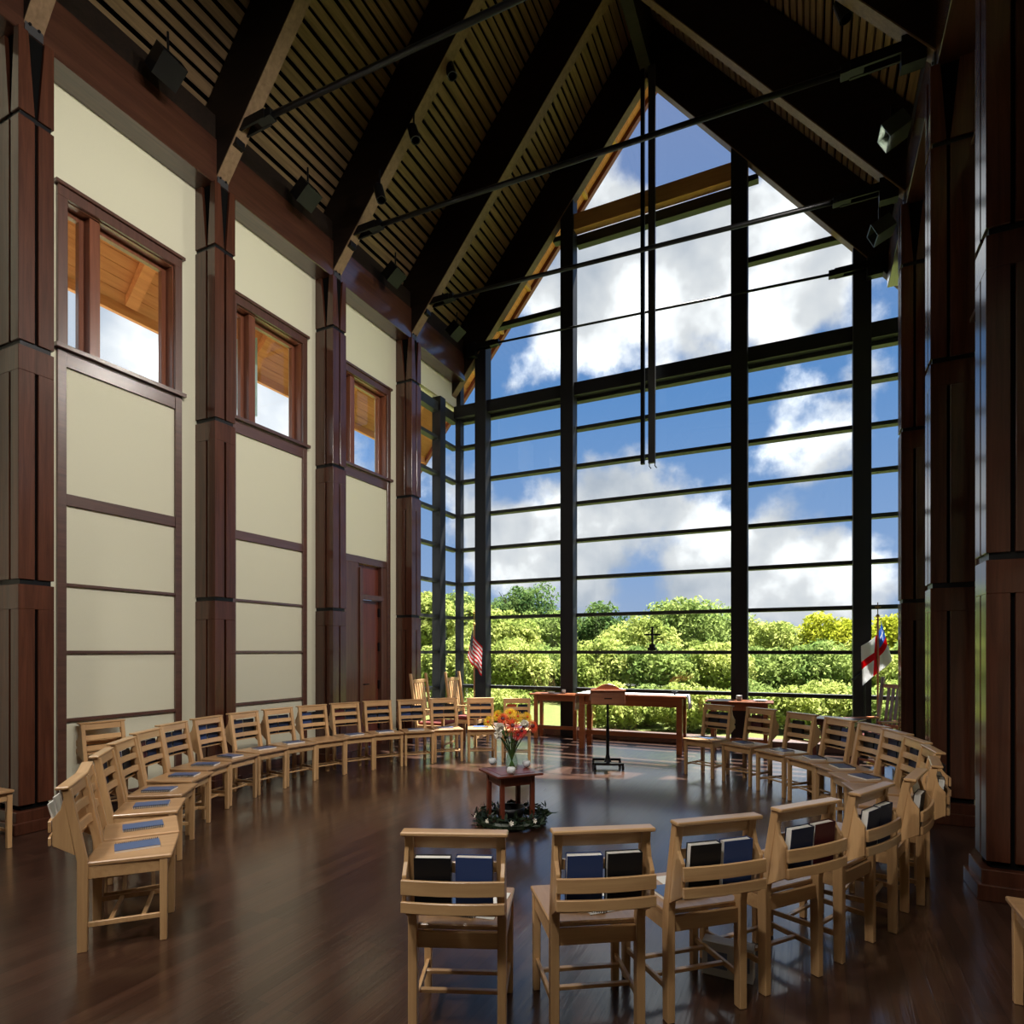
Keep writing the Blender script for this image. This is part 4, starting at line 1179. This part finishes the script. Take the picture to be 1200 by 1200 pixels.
UNDER = [
 ('small pale tree low behind the left side table', 600, 27, 758, 46, 'leaf_light'), ('small deep green tree low beside the left front post', 655, 29, 765, 44, 'leaf_mid'),
 ('small bright tree low behind the lectern', 705, 27, 762, 46, 'leaf_light'), ('small mid green tree low behind the altar middle', 765, 26, 765, 48, 'leaf_mid'),
 ('small pale tree low behind the altar right end', 830, 27, 760, 48, 'leaf_light'), ('small deep green tree low behind the right side table', 895, 28, 768, 46, 'leaf_mid'),
 ('small mid green tree low behind the right row', 955, 27, 764, 46, 'leaf_mid'), ('small yellow tree low beside the right front post', 1015, 28, 762, 46, 'leaf_light'),
 ('small green tree low at the right window edge', 1070, 28, 764, 40, 'leaf_mid'), ('small pale tree low outside the left side glass', 525, 24, 752, 36, 'leaf_light'),
]
for k, (lb, u_, D_, vt, rp, mk) in enumerate(UNDER): tree(lb, u_, D_, vt, rp, mk, 60 + k, n=13000, leaf=.10, group='smaller trees beyond the glass')
SHR = [(716, 17, 806), (757, 18, 812), (800, 16.5, 808), (842, 17, 815), (884, 17.5, 806), (926, 16.5, 812), (968, 17, 806), (1012, 17, 810), (1056, 17, 806), (585, 20, 812)]
SL = ['below the lectern', 'behind the altar left half', 'behind the altar right half', 'right of the altar', 'behind the right side table', 'behind the second right row chair', 'behind the third right row chair', 'beside the right window post', 'at the far right pane', 'beyond the left tall armchairs']
for k, (u_, D_, vt) in enumerate(SHR): tree('bright green garden shrub outside, %s' % SL[k], u_, D_, vt, 34, ['leaf_light', 'leaf_mid', 'leaf_light'][k % 3], 90 + k, n=8000, leaf=.065, name='garden_shrub', cat='shrub', group='shrubs outside the glass')

# ================================================================== LIGHT
sun = bpy.data.lights.new('sun', 'SUN'); sun.energy = 30.0; sun.angle = R(.6); sun.color = (1, .95, .86)
so = bpy.data.objects.new('sun', sun); C.objects.link(so)
sdir = Vector((.25 * math.cos(R(66)), .968 * math.cos(R(66)), math.sin(R(66))))
so.rotation_euler = sdir.to_track_quat('Z', 'Y').to_euler()
so.location = (20, 20, 30)

# sky with cloud banks
W = bpy.data.worlds.new('sky'); SC.world = W; W.use_nodes = True
nt = W.node_tree; nt.nodes.clear()
out = nt.nodes.new('ShaderNodeOutputWorld'); bg = nt.nodes.new('ShaderNodeBackground')
tc = nt.nodes.new('ShaderNodeTexCoord')
def math_node(op, a=None, b=None, clamp=False):
    n_ = nt.nodes.new('ShaderNodeMath'); n_.operation = op; n_.use_clamp = clamp
    for i, q in enumerate((a, b)):
        if q is None: continue
        if isinstance(q, (int, float)): n_.inputs[i].default_value = q
        else: nt.links.new(q, n_.inputs[i])
    return n_.outputs[0]
gen = tc.outputs['Generated']
nw = nt.nodes.new('ShaderNodeTexNoise'); nw.inputs['Scale'].default_value = 7; nw.inputs['Detail'].default_value = 3
nt.links.new(gen, nw.inputs['Vector'])
wv = nt.nodes.new('ShaderNodeVectorMath'); wv.operation = 'MULTIPLY_ADD'
wv.inputs[1].default_value = (.10, .10, .10)
nt.links.new(nw.outputs['Color'], wv.inputs[0])
off = nt.nodes.new('ShaderNodeVectorMath'); off.operation = 'ADD'; off.inputs[1].default_value = (-.05, -.05, -.05)
nt.links.new(gen, off.inputs[0]); nt.links.new(off.outputs[0], wv.inputs[2])
P = wv.outputs[0]
CLOUDS = [(720, 330, 90, 1), (800, 320, 100, 1), (890, 305, 90, .9), (960, 315, 80, 1), (930, 365, 60, .8), (690, 225, 60, .9), (640, 330, 50, .5), (985, 250, 50, .7), (690, 395, 50, .6),
          (630, 430, 38, .7), (1010, 440, 60, .45), (940, 510, 50, .5), (985, 525, 45, .5), (900, 550, 50, .3), (960, 580, 40, .3),
          (705, 580, 48, 1), (760, 600, 52, 1), (830, 598, 40, .9), (600, 622, 60, .8), (650, 610, 50, .9), (700, 640, 50, .9), (610, 665, 60, .8), (690, 685, 50, .8), (900, 605, 26, .6),
          (825, 688, 55, 1), (850, 660, 45, 1), (890, 650, 36, 1), (940, 668, 55, 1), (985, 672, 50, 1), (900, 700, 65, .9), (1000, 705, 50, .8), (560, 590, 40, .5), (520, 560, 60, .5)]
tot = None
for u_, v_, r_, w_ in CLOUDS:
    c_ = ray(u_, v_); L_ = c_.length; c_.normalize()
    dn = nt.nodes.new('ShaderNodeVectorMath'); dn.operation = 'DISTANCE'; dn.inputs[1].default_value = c_
    nt.links.new(P, dn.inputs[0])
    mr = nt.nodes.new('ShaderNodeMapRange'); mr.interpolation_type = 'SMOOTHSTEP'
    mr.inputs['From Min'].default_value = 0; mr.inputs['From Max'].default_value = r_ * 1.5 / L_
    mr.inputs['To Min'].default_value = w_; mr.inputs['To Max'].default_value = 0
    nt.links.new(dn.outputs['Value'], mr.inputs['Value'])
    tot = mr.outputs[0] if tot is None else math_node('ADD', tot, mr.outputs[0])
bank = None
# bright cloud banks to the left, the right and behind
for c_, r_, w_ in (((-.88, .36, .30), .62, 3.0), ((-.7, -.6, .4), .8, 1.6), ((.2, -.95, .3), .8, 1.2), ((.95, .2, .2), .7, 1.4)):
    dn = nt.nodes.new('ShaderNodeVectorMath'); dn.operation = 'DISTANCE'; dn.inputs[1].default_value = c_
    nt.links.new(P, dn.inputs[0])
    mr = nt.nodes.new('ShaderNodeMapRange'); mr.interpolation_type = 'SMOOTHSTEP'
    mr.inputs['From Max'].default_value = r_; mr.inputs['To Min'].default_value = w_; mr.inputs['To Max'].default_value = 0
    nt.links.new(dn.outputs['Value'], mr.inputs['Value'])
    tot = math_node('ADD', tot, mr.outputs[0])
    if bank is None: bank = mr.outputs[0]
n1 = nt.nodes.new('ShaderNodeTexNoise'); n1.inputs['Scale'].default_value = 11; n1.inputs['Detail'].default_value = 8; n1.inputs['Roughness'].default_value = .58
nt.links.new(gen, n1.inputs['Vector'])
den = math_node('ADD', tot, math_node('MULTIPLY', math_node('SUBTRACT', n1.outputs['Fac'], .5), 2.3))
mr = nt.nodes.new('ShaderNodeMapRange'); mr.interpolation_type = 'SMOOTHSTEP'
mr.inputs['From Min'].default_value = .22; mr.inputs['From Max'].default_value = .95
nt.links.new(den, mr.inputs['Value'])
cov = mr.outputs[0]
# cloud brightness variation
n2 = nt.nodes.new('ShaderNodeTexNoise'); n2.inputs['Scale'].default_value = 6; n2.inputs['Detail'].default_value = 5
mp = nt.nodes.new('ShaderNodeMapping'); mp.inputs['Location'].default_value = (3, 1, 7); nt.links.new(gen, mp.inputs['Vector']); nt.links.new(mp.outputs[0], n2.inputs['Vector'])
rp = nt.nodes.new('ShaderNodeValToRGB')
rp.color_ramp.elements[0].position = .34; rp.color_ramp.elements[0].color = (.26, .29, .34, 1)
rp.color_ramp.elements[1].position = .66; rp.color_ramp.elements[1].color = (.98, .99, 1.0, 1)
q_ = rp.color_ramp.elements.new(.5); q_.color = (.44, .45, .47, 1)
cs_ = nt.nodes.new('ShaderNodeVectorMath'); cs_.operation = 'SCALE'; cs_.inputs['Scale'].default_value = 1.75
nt.links.new(rp.outputs[0], cs_.inputs[0])
nt.links.new(n2.outputs['Fac'], rp.inputs[0])
sx = nt.nodes.new('ShaderNodeSeparateXYZ'); nt.links.new(gen, sx.inputs[0])
sk = nt.nodes.new('ShaderNodeValToRGB')
e = sk.color_ramp.elements
e[0].position = 0.0; e[0].color = (.36, .45, .62, 1)
e[1].position = .75; e[1].color = (.22, .28, .50, 1)
q = e.new(.12); q.color = (.26, .40, .68, 1)
q = e.new(.38); q.color = (.12, .28, .60, 1)
nt.links.new(sx.outputs['Z'], sk.inputs[0])
mx = nt.nodes.new('ShaderNodeMix'); mx.data_type = 'RGBA'
nt.links.new(cov, mx.inputs[0]); nt.links.new(sk.outputs[0], mx.inputs[6]); nt.links.new(cs_.outputs[0], mx.inputs[7])
nt.links.new(mx.outputs[2], bg.inputs['Color']); nt.links.new(math_node('ADD', math_node('MULTIPLY', math_node('MINIMUM', bank, 1.0), .3), 1.0), bg.inputs['Strength'])
nt.links.new(bg.outputs[0], out.inputs['Surface'])

# ================================================================== CAMERA
cam = bpy.data.cameras.new('camera'); cam.sensor_width = 36; cam.lens = F_PX / 1200 * 36
cam.shift_y = (763 - 600) / 1200; cam.clip_end = 500
co = bpy.data.objects.new('camera', cam); C.objects.link(co)
co.location = (0, 0, EYE); co.rotation_euler = (PI / 2, 0, YAW)
SC.camera = co
SC.view_settings.view_transform = 'Standard'; SC.view_settings.look = 'None'
SC.view_settings.exposure = 0.1; SC.view_settings.gamma = 1.0
SC.cycles.max_bounces = 8; SC.cycles.diffuse_bounces = 4; SC.cycles.glossy_bounces = 4
SC.cycles.transparent_max_bounces = 24; SC.cycles.sample_clamp_indirect = 6.0
SC.cycles.caustics_reflective = False; SC.cycles.caustics_refractive = False
